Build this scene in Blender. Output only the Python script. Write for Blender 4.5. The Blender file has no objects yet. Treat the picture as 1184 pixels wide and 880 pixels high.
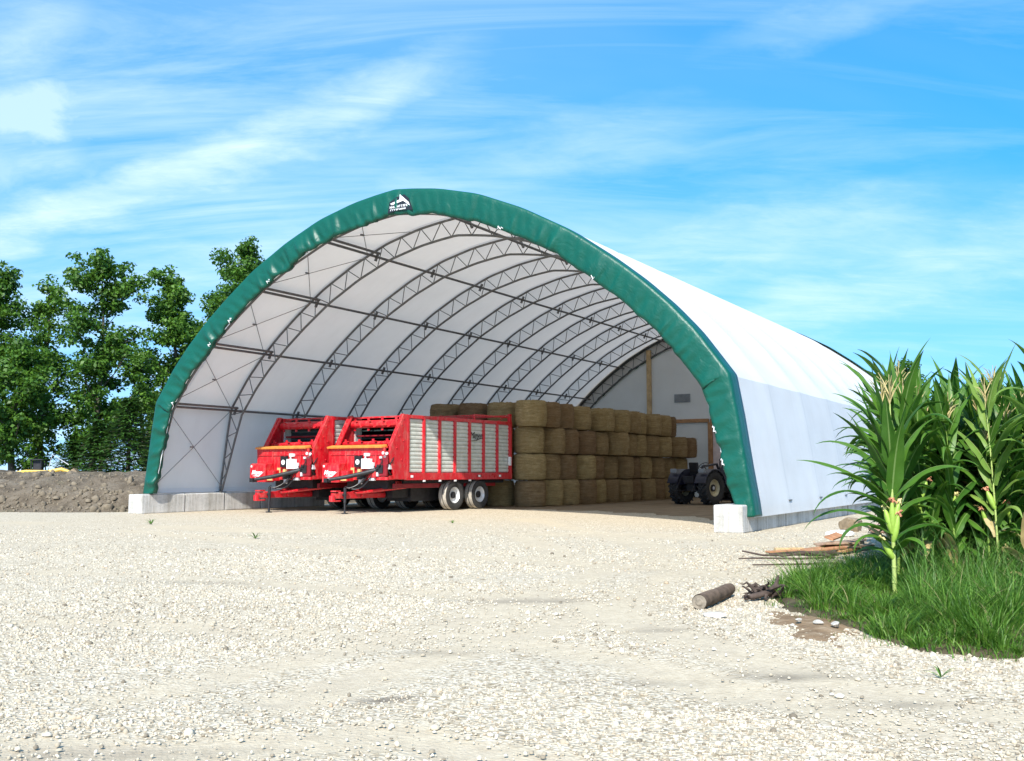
import bpy, math, random
import numpy as np
from mathutils import Vector, Matrix
rnd = random.Random(7)
npr = np.random.default_rng(7)
S = bpy.context.scene
COL = S.collection
PI = math.pi
rad = math.radians

# ------------------------------------------------------------------ helpers
class MB:
    """collects shapes; build() links them as one mesh object"""
    def __init__(s): s.v = []; s.f = []; s.m = []; s.uv = None
    def add(s, vs, fs, mi=0):
        o = len(s.v); s.v += [tuple(p) for p in vs]
        s.f += [tuple(i + o for i in f) for f in fs]; s.m += [mi] * len(fs)
    def box(s, c, d, rot=None, mi=0):
        hx, hy, hz = d[0] / 2, d[1] / 2, d[2] / 2
        P = [Vector((x, y, z)) for x in (-hx, hx) for y in (-hy, hy) for z in (-hz, hz)]
        if rot is not None: P = [rot @ p for p in P]
        P = [p + Vector(c) for p in P]
        s.add(P, [(0, 1, 3, 2), (4, 6, 7, 5), (0, 4, 5, 1), (2, 3, 7, 6), (0, 2, 6, 4), (1, 5, 7, 3)], mi)
    def tube(s, pts, r, n=8, mi=0, cap=True):
        pts = [Vector(p) for p in pts]
        rs = r if isinstance(r, (list, tuple)) else [r] * len(pts)
        rings = []
        ref = None
        for i, p in enumerate(pts):
            t = (pts[min(i + 1, len(pts) - 1)] - pts[max(i - 1, 0)])
            if t.length < 1e-9: t = Vector((0, 0, 1))
            t.normalize()
            if ref is None:
                ref = Vector((0, 0, 1)) if abs(t.z) < .9 else Vector((1, 0, 0))
            a = t.cross(ref)
            if a.length < 1e-6: a = t.cross(Vector((0, 1, 0.1)))
            a.normalize(); b = t.cross(a); ref = a.cross(t) * 1.0
            rings.append([p + a * math.cos(2 * PI * k / n) * rs[i] + b * math.sin(2 * PI * k / n) * rs[i] for k in range(n)])
        vs = [q for R in rings for q in R]; fs = []
        for i in range(len(pts) - 1):
            for k in range(n):
                fs.append((i * n + k, i * n + (k + 1) % n, (i + 1) * n + (k + 1) % n, (i + 1) * n + k))
        if cap:
            fs.append(tuple(range(n))); fs.append(tuple((len(pts) - 1) * n + k for k in reversed(range(n))))
        s.add(vs, fs, mi)
    def lathe(s, prof, c, axis='x', n=32, mi=0, closed=False):
        """prof = list of (along, radius)"""
        vs = []
        for (h, r) in prof:
            for k in range(n):
                a = 2 * PI * k / n
                p = (h, r * math.cos(a), r * math.sin(a))
                if axis == 'z': p = (p[1], p[2], p[0])
                if axis == 'y': p = (p[2], p[0], p[1])
                vs.append((p[0] + c[0], p[1] + c[1], p[2] + c[2]))
        fs = []; m = len(prof)
        for i in range(m if closed else m - 1):
            j = (i + 1) % m
            for k in range(n):
                fs.append((i * n + k, i * n + (k + 1) % n, j * n + (k + 1) % n, j * n + k))
        s.add(vs, fs, mi)
    def disc(s, c, r, axis='x', n=24, mi=0, h=0.01):
        s.lathe([(-h / 2, 1e-4), (-h / 2, r), (h / 2, r), (h / 2, 1e-4)], c, axis, n, mi)
    def prism(s, poly, lo, hi, axis='x', mi=0):
        """poly in the plane across `axis`; x:(y,z) y:(x,z) z:(x,y)"""
        def P(a, b, h):
            return {'x': (h, a, b), 'y': (a, h, b), 'z': (a, b, h)}[axis]
        n = len(poly)
        vs = [P(a, b, lo) for a, b in poly] + [P(a, b, hi) for a, b in poly]
        fs = [tuple(range(n)), tuple(range(2 * n - 1, n - 1, -1))]
        fs += [(i, (i + 1) % n, n + (i + 1) % n, n + i) for i in range(n)]
        s.add(vs, fs, mi)
    def build(s, name, mats, parent=None, smooth=False, bevel=0, fix=True):
        me = bpy.data.meshes.new(name)
        me.from_pydata(s.v, [], s.f)
        if not isinstance(mats, (list, tuple)): mats = [mats]
        for m in mats: me.materials.append(m)
        if len(mats) > 1: me.polygons.foreach_set('material_index', s.m)
        if fix:
            import bmesh
            bm = bmesh.new(); bm.from_mesh(me)
            bmesh.ops.recalc_face_normals(bm, faces=bm.faces); bm.to_mesh(me); bm.free()
        o = bpy.data.objects.new(name, me); COL.objects.link(o)
        if smooth:
            me.polygons.foreach_set('use_smooth', [True] * len(me.polygons))
            try: me.set_sharp_from_angle(angle=rad(40))
            except Exception: pass
        if bevel:
            b = o.modifiers.new('bevel', 'BEVEL'); b.width = bevel; b.segments = 2; b.limit_method = 'ANGLE'
        if parent is not None: o.parent = parent
        return o

def np_obj(name, V, F, mat, parent=None, smooth=False, uv=None, mi=None):
    """fast mesh from arrays; F is (n,3) or (n,4)"""
    me = bpy.data.meshes.new(name)
    k = F.shape[1]
    me.vertices.add(len(V)); me.vertices.foreach_set('co', np.ascontiguousarray(V, dtype=np.float32).ravel())
    me.loops.add(F.size); me.loops.foreach_set('vertex_index', F.ravel().astype(np.int32))
    me.polygons.add(len(F)); me.polygons.foreach_set('loop_start', np.arange(0, F.size, k, dtype=np.int32))
    for m in (mat if isinstance(mat, (list, tuple)) else [mat]): me.materials.append(m)
    if mi is not None: me.polygons.foreach_set('material_index', mi.astype(np.int32))
    if uv is not None:
        l = me.uv_layers.new(name='UVMap'); l.data.foreach_set('uv', uv[F.ravel()].astype(np.float32).ravel())
    if smooth: me.polygons.foreach_set('use_smooth', np.ones(len(F), dtype=bool))
    me.update(calc_edges=True); me.validate()
    o = bpy.data.objects.new(name, me); COL.objects.link(o)
    if parent is not None: o.parent = parent
    return o

def empty(name, loc=(0, 0, 0), rz=0):
    o = bpy.data.objects.new(name, None); COL.objects.link(o)
    o.location = loc; o.rotation_euler = (0, 0, rz); o.empty_display_size = .2
    return o
def tag(o, label=None, cat=None, group=None, kind=None):
    if label: o['label'] = label
    if cat: o['category'] = cat
    if group: o['group'] = group
    if kind: o['kind'] = kind
    return o
def copy_tree(o, parent=None):
    c = o.copy(); COL.objects.link(c)
    if parent is not None: c.parent = parent
    for ch in [k for k in bpy.data.objects if k.parent == o and k is not c]:
        copy_tree(ch, c)
    return c

# ------------------------------------------------------------------ materials
class NT:
    def __init__(s, name):
        s.mat = bpy.data.materials.new(name); s.mat.use_nodes = True
        s.t = s.mat.node_tree; s.t.nodes.clear()
        s.out = s.n('ShaderNodeOutputMaterial')
    def n(s, typ, **kw):
        nd = s.t.nodes.new(typ)
        for k, v in kw.items():
            if k in nd.inputs.keys() if isinstance(k, str) and k[0].isupper() else False: nd.inputs[k].default_value = v
            else: setattr(nd, k, v)
        return nd
    def l(s, a, b): s.t.links.new(a, b)
    def coord(s, scale=(1, 1, 1), kind='Object', rot=(0, 0, 0)):
        tc = s.n('ShaderNodeTexCoord'); mp = s.n('ShaderNodeMapping')
        mp.inputs['Scale'].default_value = scale; mp.inputs['Rotation'].default_value = rot
        s.l(tc.outputs[kind], mp.inputs['Vector']); return mp.outputs['Vector']
    def noise(s, vec, scale, detail=4, rough=.55, dist=0):
        nd = s.n('ShaderNodeTexNoise'); nd.inputs['Scale'].default_value = scale
        nd.inputs['Detail'].default_value = detail; nd.inputs['Roughness'].default_value = rough
        nd.inputs['Distortion'].default_value = dist
        if vec is not None: s.l(vec, nd.inputs['Vector'])
        return nd.outputs['Fac']
    def ramp(s, fac, stops):
        nd = s.n('ShaderNodeValToRGB'); el = nd.color_ramp.elements
        while len(el) < len(stops): el.new(.5)
        for e, (p, c) in zip(el, stops):
            e.position = p; e.color = (c, c, c, 1) if isinstance(c, (int, float)) else (*c, 1)
        s.l(fac, nd.inputs['Fac']); return nd.outputs['Color']
    def mix(s, fac, a, b, mode='MIX'):
        nd = s.n('ShaderNodeMix', data_type='RGBA', blend_type=mode)
        for i, x in ((0, fac), (6, a), (7, b)):
            if isinstance(x, (int, float)): nd.inputs[i].default_value = x if i == 0 else (x, x, x, 1)
            elif isinstance(x, tuple): nd.inputs[i].default_value = (*x, 1)
            else: s.l(x, nd.inputs[i])
        return nd.outputs[2]
    def math(s, op, a, b=0.0):
        nd = s.n('ShaderNodeMath', operation=op)
        for i, x in ((0, a), (1, b)):
            if isinstance(x, (int, float)): nd.inputs[i].default_value = x
            else: s.l(x, nd.inputs[i])
        return nd.outputs[0]
    def bsdf(s, color, rough=.6, metal=0, spec=.5, bump=None, bstr=.3, bdist=.02, coat=0):
        b = s.n('ShaderNodeBsdfPrincipled')
        for k, x in (('Base Color', color), ('Roughness', rough), ('Metallic', metal)):
            if isinstance(x, tuple): b.inputs[k].default_value = (*x, 1)
            elif isinstance(x, (int, float)): b.inputs[k].default_value = x
            else: s.l(x, b.inputs[k])
        b.inputs['Specular IOR Level'].default_value = spec
        b.inputs['Coat Weight'].default_value = coat
        if bump is not None:
            bp = s.n('ShaderNodeBump'); bp.inputs['Strength'].default_value = bstr; bp.inputs['Distance'].default_value = bdist
            s.l(bump, bp.inputs['Height']); s.l(bp.outputs['Normal'], b.inputs['Normal'])
        return b
    def done(s, shader):
        s.l(shader.outputs[0], s.out.inputs['Surface']); return s.mat

def plain(name, col, rough=.6, metal=0, vary=.15, scale=3., spec=.5, coat=0, bstr=0, bscale=40):
    m = NT(name); v = m.coord()
    d = tuple(c * (1 - vary) for c in col); u = tuple(min(1, c * (1 + vary)) for c in col)
    n = m.noise(v, scale, 6, .65)
    c = m.ramp(n, [(.3, d), (.7, u)])
    bump = m.noise(v, bscale, 3) if bstr else None
    return m.done(m.bsdf(c, rough, metal, spec, bump, bstr, .01, coat))

def leafy(name, a, b, trans=.35, rough=.5, uvmid=None, dry=None):
    """leaf material: colour differs from leaf to leaf, some light passes through"""
    m = NT(name)
    g = m.n('ShaderNodeNewGeometry')
    c = m.mix(g.outputs['Random Per Island'], a, b)
    if dry:
        c = m.mix(m.ramp(g.outputs['Random Per Island'], [(dry[1], 0.), (dry[1] + .02, 1.)]), c, dry[0])
    v = m.coord()
    c = m.mix(m.ramp(m.noise(v, 6, 3), [(.35, 0.), (.7, .5)]), c, tuple(x * .6 for x in a))
    if uvmid:
        tc = m.n('ShaderNodeTexCoord'); sx = m.n('ShaderNodeSeparateXYZ'); m.l(tc.outputs['UV'], sx.inputs[0])
        c = m.mix(m.ramp(sx.outputs[0], [(.43, 0.), (.49, 1.), (.51, 1.), (.57, 0.)]), c, uvmid)
    p = m.bsdf(c, rough, 0, .4)
    t = m.n('ShaderNodeBsdfTranslucent'); m.l(m.mix(.5, c, (.12, .22, .02)), t.inputs['Color'])
    mx = m.n('ShaderNodeMixShader'); mx.inputs[0].default_value = trans
    m.l(p.outputs[0], mx.inputs[1]); m.l(t.outputs[0], mx.inputs[2])
    return m.done(mx)

M = {}
def mk_materials():
    # white membrane, lets some daylight through
    m = NT('white_membrane'); v = m.coord((1, 1, 1))
    c = m.mix(m.ramp(m.noise(v, .9, 5), [(.35, 0.), (.75, 1.)]), (.75, .75, .74), (.68, .675, .66))
    sy = m.n('ShaderNodeSeparateXYZ'); m.l(v, sy.inputs[0])
    fr = m.math('FRACT', m.math('ADD', m.math('DIVIDE', sy.outputs[1], 3.267), .5))
    seam = m.ramp(m.math('ABSOLUTE', m.math('SUBTRACT', fr, .5)), [(.0, 1.), (.012, .9), (.02, 0.)])
    c = m.mix(m.math('MULTIPLY', seam, .28), c, (.5, .5, .5))
    stn = m.ramp(m.noise(m.coord((.5, 2.5, .35)), 1.5, 5, .65), [(.5, 0.), (.8, .35)])
    c = m.mix(stn, c, (.62, .61, .58))
    st = m.noise(m.coord((1.2, .25, 2.5)), 2, 4)
    b = m.bsdf(c, .45, 0, .35, st, .15, .03)
    t = m.n('ShaderNodeBsdfTranslucent'); t.inputs['Color'].default_value = (.90, .82, .73, 1)
    mx = m.n('ShaderNodeMixShader'); mx.inputs[0].default_value = .24
    m.l(b.outputs[0], mx.inputs[1]); m.l(t.outputs[0], mx.inputs[2]); M['membrane'] = m.done(mx)
    m = NT('green_vinyl'); v = m.coord()
    c = m.mix(m.noise(v, 1.3, 5), (.0, .058, .038), (.001, .095, .062))
    M['green'] = m.done(m.bsdf(c, .42, 0, .38, m.noise(v, 2.4, 5, .55, 1.0), .5, .06))
    M['steel'] = plain('galvanised_tube', (.14, .14, .142), .5, .5, .25, 5)
    M['wire'] = plain('brace_wire', (.22, .22, .22), .5, .5)
    M['timber'] = plain('sawn_timber', (.36, .20, .10), .8, 0, .3, 4, .2)
    M['timber2'] = plain('pale_timber', (.50, .36, .2), .8, 0, .3, 4, .2)
    M['ventgrey'] = plain('vent_louvre', (.25, .27, .29), .6)
    M['white'] = plain('white_paint', (.8, .8, .8), .5, 0, .05)
    M['black'] = plain('black_paint', (.012, .012, .014), .4, 0, .2)
    # concrete
    m = NT('cast_concrete'); v = m.coord()
    c = m.ramp(m.noise(v, 3.5, 8, .7), [(.25, (.38, .38, .36)), (.5, (.54, .53, .50)), (.8, (.63, .615, .58))])
    sp = m.ramp(m.noise(v, 30, 3), [(.28, (.5, .5, .5)), (.38, (1, 1, 1))])
    st = m.ramp(m.noise(m.coord((5, 5, .5)), 1.6, 4), [(.35, (.7, .68, .64)), (.6, (1, 1, 1))])
    c = m.mix(1., m.mix(1., c, sp, 'MULTIPLY'), st, 'MULTIPLY')
    M['concrete'] = m.done(m.bsdf(c, .85, 0, .2, m.noise(v, 25, 5), .5, .02))
    # red enamel
    m = NT('red_enamel'); v = m.coord()
    c = m.mix(m.ramp(m.noise(v, 2.5, 6, .7), [(.4, 0.), (.75, .6)]), (.56, .006, .016), (.36, .006, .010))
    d = m.ramp(m.noise(m.coord((4, 4, 1.2)), 2.2, 7, .75), [(.48, 0.), (.72, .5)])
    c = m.mix(d, c, (.40, .22, .17))
    M['red'] = m.done(m.bsdf(c, m.ramp(m.noise(v, 4, 4), [(.3, .22), (.8, .5)]), 0, .5, None, coat=.3))
    M['orange'] = plain('sunlit_orange_edge', (.70, .26, .05), .5, 0, .3, 8)  # orange stands in for sunlight on the trough lip
    # galvanised boards
    m = NT('galvanised_board'); v = m.coord()
    c = m.ramp(m.noise(v, 5, 6, .7), [(.3, (.52, .555, .50)), (.7, (.74, .765, .71))])
    M['galv'] = m.done(m.bsdf(c, .42, .35, .5, m.noise(v, 14, 3), .12, .01))
    M['tread'] = plain('dusty_tread', (.44, .40, .34), .9, 0, .25, 12, .2)
    M['rubber'] = plain('dark_rubber', (.035, .034, .033), .75, 0, .35, 9, .3)
    M['rim'] = plain('white_rim', (.62, .63, .64), .4, .2, .15, 6)
    M['darkmetal'] = plain('greasy_dark_metal', (.03, .03, .033), .5, .4, .4, 8)
    M['frame'] = plain('undercarriage_red', (.22, .008, .014), .45, 0, .3, 5)
    M['navy'] = plain('dark_blue_enamel', (.008, .010, .026), .4, 0, .3, 4, .5, .3)
    M['cream'] = plain('cream_rim', (.55, .48, .30), .55, 0, .25, 6)
    # hay
    def hay(name, a, b):
        m = NT(name); tc = m.coord((1.1, 1.1, 14)); oi = m.n('ShaderNodeObjectInfo')
        v2 = m.n('ShaderNodeVectorMath', operation='ADD'); m.l(tc, v2.inputs[0]); m.l(oi.outputs['Random'], v2.inputs[1])
        n1 = m.noise(v2.outputs[0], 2.2, 7, .75, .4); n2 = m.noise(m.coord((3, 3, 3)), 1.1, 4)
        fi = m.noise(m.coord((14, 14, 60)), 2.5, 4, .7)
        c = m.ramp(n1, [(.28, a), (.5, tuple((x + y) / 2 for x, y in zip(a, b))), (.72, b)])
        c = m.mix(m.ramp(n2, [(.35, 0.), (.7, .55)]), c, (.22, .14, .06))
        c = m.mix(1., c, m.ramp(fi, [(.3, (.55, .55, .5)), (.6, (1.1, 1.1, 1.05))]), 'MULTIPLY')
        hs = m.n('ShaderNodeHueSaturation'); m.l(c, hs.inputs['Color'])
        m.l(m.math('ADD', m.math('MULTIPLY', oi.outputs['Random'], .6), .86), hs.inputs['Value'])
        m.l(m.math('ADD', m.math('MULTIPLY', oi.outputs['Random'], .025), .483), hs.inputs['Hue'])
        return m.done(m.bsdf(hs.outputs['Color'], .95, 0, .1, m.math('ADD', n1, fi), .9, .05))
    M['hay'] = hay('baled_hay', (.17, .118, .055), (.46, .335, .185))
    M['bark'] = plain('grey_bark', (.10, .085, .065), .9, 0, .4, 14, .2, 0, .8, 18)
    M['log'] = plain('weathered_log', (.125, .088, .062), .9, 0, .55, 7, .2, 0, .9, 22)
    M['cutwood'] = plain('cut_wood', (.22, .185, .14), .85, 0, .35, 20, .2)
    M['stick'] = plain('dark_stick', (.075, .055, .045), .9, 0, .4, 12, .2)
    M['board'] = plain('orange_board', (.40, .205, .11), .8, 0, .35, 6, .2)
    M['board2'] = plain('faded_board', (.34, .235, .165), .85, 0, .35, 6, .2)
    M['rock'] = plain('limestone', (.46, .43, .37), .9, 0, .3, 9, .2, 0, .6, 25)
    M['rubble'] = plain('brown_rubble', (.26, .20, .13), .9, 0, .35, 7, .2, 0, .6, 20)
    M['yellow'] = plain('yellow_machine_paint', (.65, .42, .06), .5, 0, .15, 4)
    M['leaf'] = leafy('tree_leaf', (.040, .115, .012), (.115, .25, .025), .38)
    M['leaf2'] = leafy('tree_leaf_light', (.060, .155, .016), (.15, .30, .035), .4)
    M['spruce'] = leafy('spruce_needles', (.035, .10, .02), (.075, .18, .03), .25)
    M['corn'] = leafy('corn_leaf', (.038, .125, .014), (.115, .255, .028), .38, .45, (.24, .36, .11))
    M['cornp'] = leafy('pale_corn_leaf', (.17, .30, .05), (.28, .42, .08), .42, .45, (.35, .45, .16))
    M['stalk'] = plain('corn_stalk', (.17, .26, .04), .5, 0, .2, 9)
    M['stalkp'] = plain('pale_corn_stalk', (.34, .42, .12), .5, 0, .2, 9)
    M['husk'] = plain('corn_husk', (.28, .42, .06), .5, 0, .2, 12)
    M['silk'] = plain('corn_silk', (.55, .24, .13), .8, 0, .4, 30)
    M['silky'] = plain('fresh_corn_silk', (.72, .60, .26), .8, 0, .25, 30)
    M['tassel'] = plain('corn_tassel', (.44, .36, .16), .8, 0, .3, 12)
    M['dry'] = leafy('dry_corn_leaf', (.48, .36, .15), (.60, .47, .22), .3)
    M['grass'] = leafy('grass_blade', (.042, .14, .012), (.20, .37, .045), .4, .5, None, ((.34, .31, .13), .945))
    M['weed'] = leafy('weed_blade', (.055, .15, .02), (.15, .30, .05), .4, .5, None, ((.42, .36, .17), .93))
    M['moss'] = plain('grass_soil', (.085, .07, .042), .95, 0, .4, 4, .1, 0, .6, 20)

def mk_ground_materials():
    # limestone gravel yard
    m = NT('limestone_gravel'); v = m.coord()
    def vor(scale, out):
        nd = m.n('ShaderNodeTexVoronoi'); nd.inputs['Scale'].default_value = scale; m.l(v, nd.inputs['Vector']); return nd.outputs[out]
    cell = m.n('ShaderNodeSeparateColor'); m.l(vor(34, 'Color'), cell.inputs[0])
    cell2 = m.n('ShaderNodeSeparateColor'); m.l(vor(13, 'Color'), cell2.inputs[0])
    stone = m.ramp(cell.outputs[0], [(0., (.27, .22, .15)), (.22, (.45, .385, .28)), (.7, (.56, .49, .365)), (1., (.66, .60, .48))])
    stone = m.mix(.3, stone, m.ramp(cell2.outputs[0], [(0., (.40, .34, .25)), (1., (.66, .59, .475))]))
    gap = m.ramp(vor(34, 'Distance'), [(.0, (1, 1, 1)), (.5, (1, 1, 1)), (.85, (.62, .58, .5))])
    stone = m.mix(1., stone, gap, 'MULTIPLY')
    fines = m.ramp(m.noise(v, 9, 8, .7), [(.3, (.41, .34, .235)), (.7, (.56, .48, .345))])
    # worn wheel tracks: a field stored on the yard's own mesh
    aw = m.n('ShaderNodeAttribute', attribute_name='wear'); ad = m.n('ShaderNodeAttribute', attribute_name='damp')
    w = m.ramp(m.math('ADD', aw.outputs['Fac'], m.math('MULTIPLY', m.math('SUBTRACT', m.noise(v, 3.5, 5, .65), .5), .9)), [(.25, 0.), (.70, 1.)])
    c = m.mix(m.math('MULTIPLY', w, .8), stone, fines)
    c = m.mix(m.math('MULTIPLY', w, m.ramp(m.noise(v, 1.4, 6, .7), [(.45, 0.), (.7, .45)])), c, (.36, .305, .23))
    c = m.mix(m.math('MULTIPLY', ad.outputs['Fac'], .9), c, (.15, .125, .095))
    speck = m.ramp(m.noise(v, 26, 2), [(.22, .7), (.30, 0.)])
    c = m.mix(speck, c, (.20, .185, .17))
    h = m.math('ADD', m.math('MULTIPLY', vor(34, 'Distance'), m.math('SUBTRACT', 1., m.math('MULTIPLY', w, .75))), m.math('MULTIPLY', m.noise(v, 50, 4), .5))
    M['gravel'] = m.done(m.bsdf(c, .92, 0, .15, h, .7, .02))
    m = NT('gravel_stone'); g = m.n('ShaderNodeNewGeometry'); v = m.coord()
    c = m.ramp(g.outputs['Random Per Island'], [(0., (.16, .135, .10)), (.12, (.33, .28, .205)), (.5, (.48, .42, .315)), (.92, (.60, .545, .435)), (1., (.40, .30, .2))])
    M['stone'] = m.done(m.bsdf(c, .9, 0, .15, m.noise(v, 60, 3), .3, .01))
    m = NT('shaded_packed_floor'); v = m.coord()
    c = m.ramp(m.noise(v, 1.2, 8, .7), [(.3, (.17, .125, .08)), (.55, (.25, .19, .125)), (.8, (.33, .26, .175))])  # earth brown, deepened to carry the shed's inside shade
    c = m.mix(m.ramp(m.noise(v, 22, 4), [(.6, 0.), (.7, .6)]), c, (.42, .35, .17))
    M['floor'] = m.done(m.bsdf(c, .95, 0, .1, m.noise(v, 14, 6), .6, .03))
    m = NT('bare_soil'); v = m.coord()
    c = m.ramp(m.noise(v, 1.4, 9, .72), [(.3, (.07, .055, .037)), (.5, (.155, .125, .09)), (.75, (.24, .205, .155))])
    c = m.mix(m.ramp(m.noise(v, .5, 5), [(.62, 0.), (.8, .6)]), c, (.12, .13, .05))
    M['soil'] = m.done(m.bsdf(c, .95, 0, .1, m.noise(v, 5, 8, .7), 1., .12))
    m = NT('wet_dirt'); v = m.coord()
    c = m.ramp(m.noise(v, 4, 8, .7), [(.3, (.14, .085, .045)), (.55, (.25, .175, .105)), (.8, (.38, .31, .22))])
    M['dirt'] = m.done(m.bsdf(c, .9, 0, .15, m.noise(v, 18, 6), .7, .03))
    m = NT('far_field'); v = m.coord()
    c = m.ramp(m.noise(v, .12, 8, .6), [(.35, (.05, .085, .025)), (.65, (.11, .15, .045))])
    M['field'] = m.done(m.bsdf(c, .95, 0, .1, m.noise(v, 2, 5), .6, .2))
mk_materials(); mk_ground_materials()

# ------------------------------------------------------------------ frame of the shed
YAW = 0.53335
RX, RY = 5.513, 23.336
A = Vector((math.sin(YAW), math.cos(YAW), 0)); L = Vector((-math.cos(YAW), math.sin(YAW), 0))
W, LEN, BAY, NB = 20.78, 29.4, 3.267, 9
def shed(u, v, z=0):
    p = Vector((RX, RY, 0)) + L * u + A * v; return Vector((p.x, p.y, z))
CX = -W / 2
# half profile (distance from the centre line, height)
HALF = [(10.40, .66), (10.26, 1.5), (10.08, 2.7), (9.90, 3.70), (9.10, 4.78), (8.42, 5.51), (7.64, 6.22), (6.80, 6.88), (5.60, 7.72), (4.26, 8.44), (2.84, 9.03), (1.5, 9.37), (.6, 9.50), (0, 9.56)]
def dense(P, n):
    P = np.array(P); d = np.r_[0, np.cumsum(np.hypot(*np.diff(P, axis=0).T))]
    s = np.linspace(0, d[-1], n); return np.stack([np.interp(s, d, P[:, 0]), np.interp(s, d, P[:, 1])], 1)
def arch(n, z0=.66, inset=None):
    """profile from right base over the apex to left base, local (x, z); inset(s) shifts inwards"""
    H_ = np.array(HALF)
    # smooth the curve part by a small spline pass
    h = dense(H_, 400)
    k = np.ones(15) / 15
    hs = h.copy(); sel = h[:, 1] > 4.1
    for i in range(2):
        hs[:, i] = np.where(sel, np.convolve(np.pad(h[:, i], 7, mode='reflect', reflect_type='odd'), k, 'valid'), h[:, i])
    if z0 < .66: hs = np.vstack([[10.40 + (.66 - z0) * .12, z0], hs])
    full = np.vstack([np.stack([hs[:, 0], hs[:, 1]], 1), np.stack([-hs[::-1, 0], hs[::-1, 1]], 1)[1:]])
    full = dense(full, n)
    t = np.gradient(full, axis=0); t /= np.hypot(t[:, 0], t[:, 1])[:, None]
    nrm = np.stack([-t[:, 1], t[:, 0]], 1)          # points inwards
    if inset is not None:
        d = inset(full) if callable(inset) else inset
        full = full + nrm * (np.asarray(d)[:, None] if np.ndim(d) else d)
    return np.stack([full[:, 0] + CX, full[:, 1]], 1)
def taper(full, full_in=.62, foot=.14):
    z = full[:, 1]; return foot + (full_in - foot) * np.clip((z - .66) / 2.9, 0, 1)

sh = empty('storage_shed', (RX, RY, 0), -YAW)
tag(sh, 'large arched fabric shed with white cover and green front trim, open at the front', 'shed')

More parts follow.
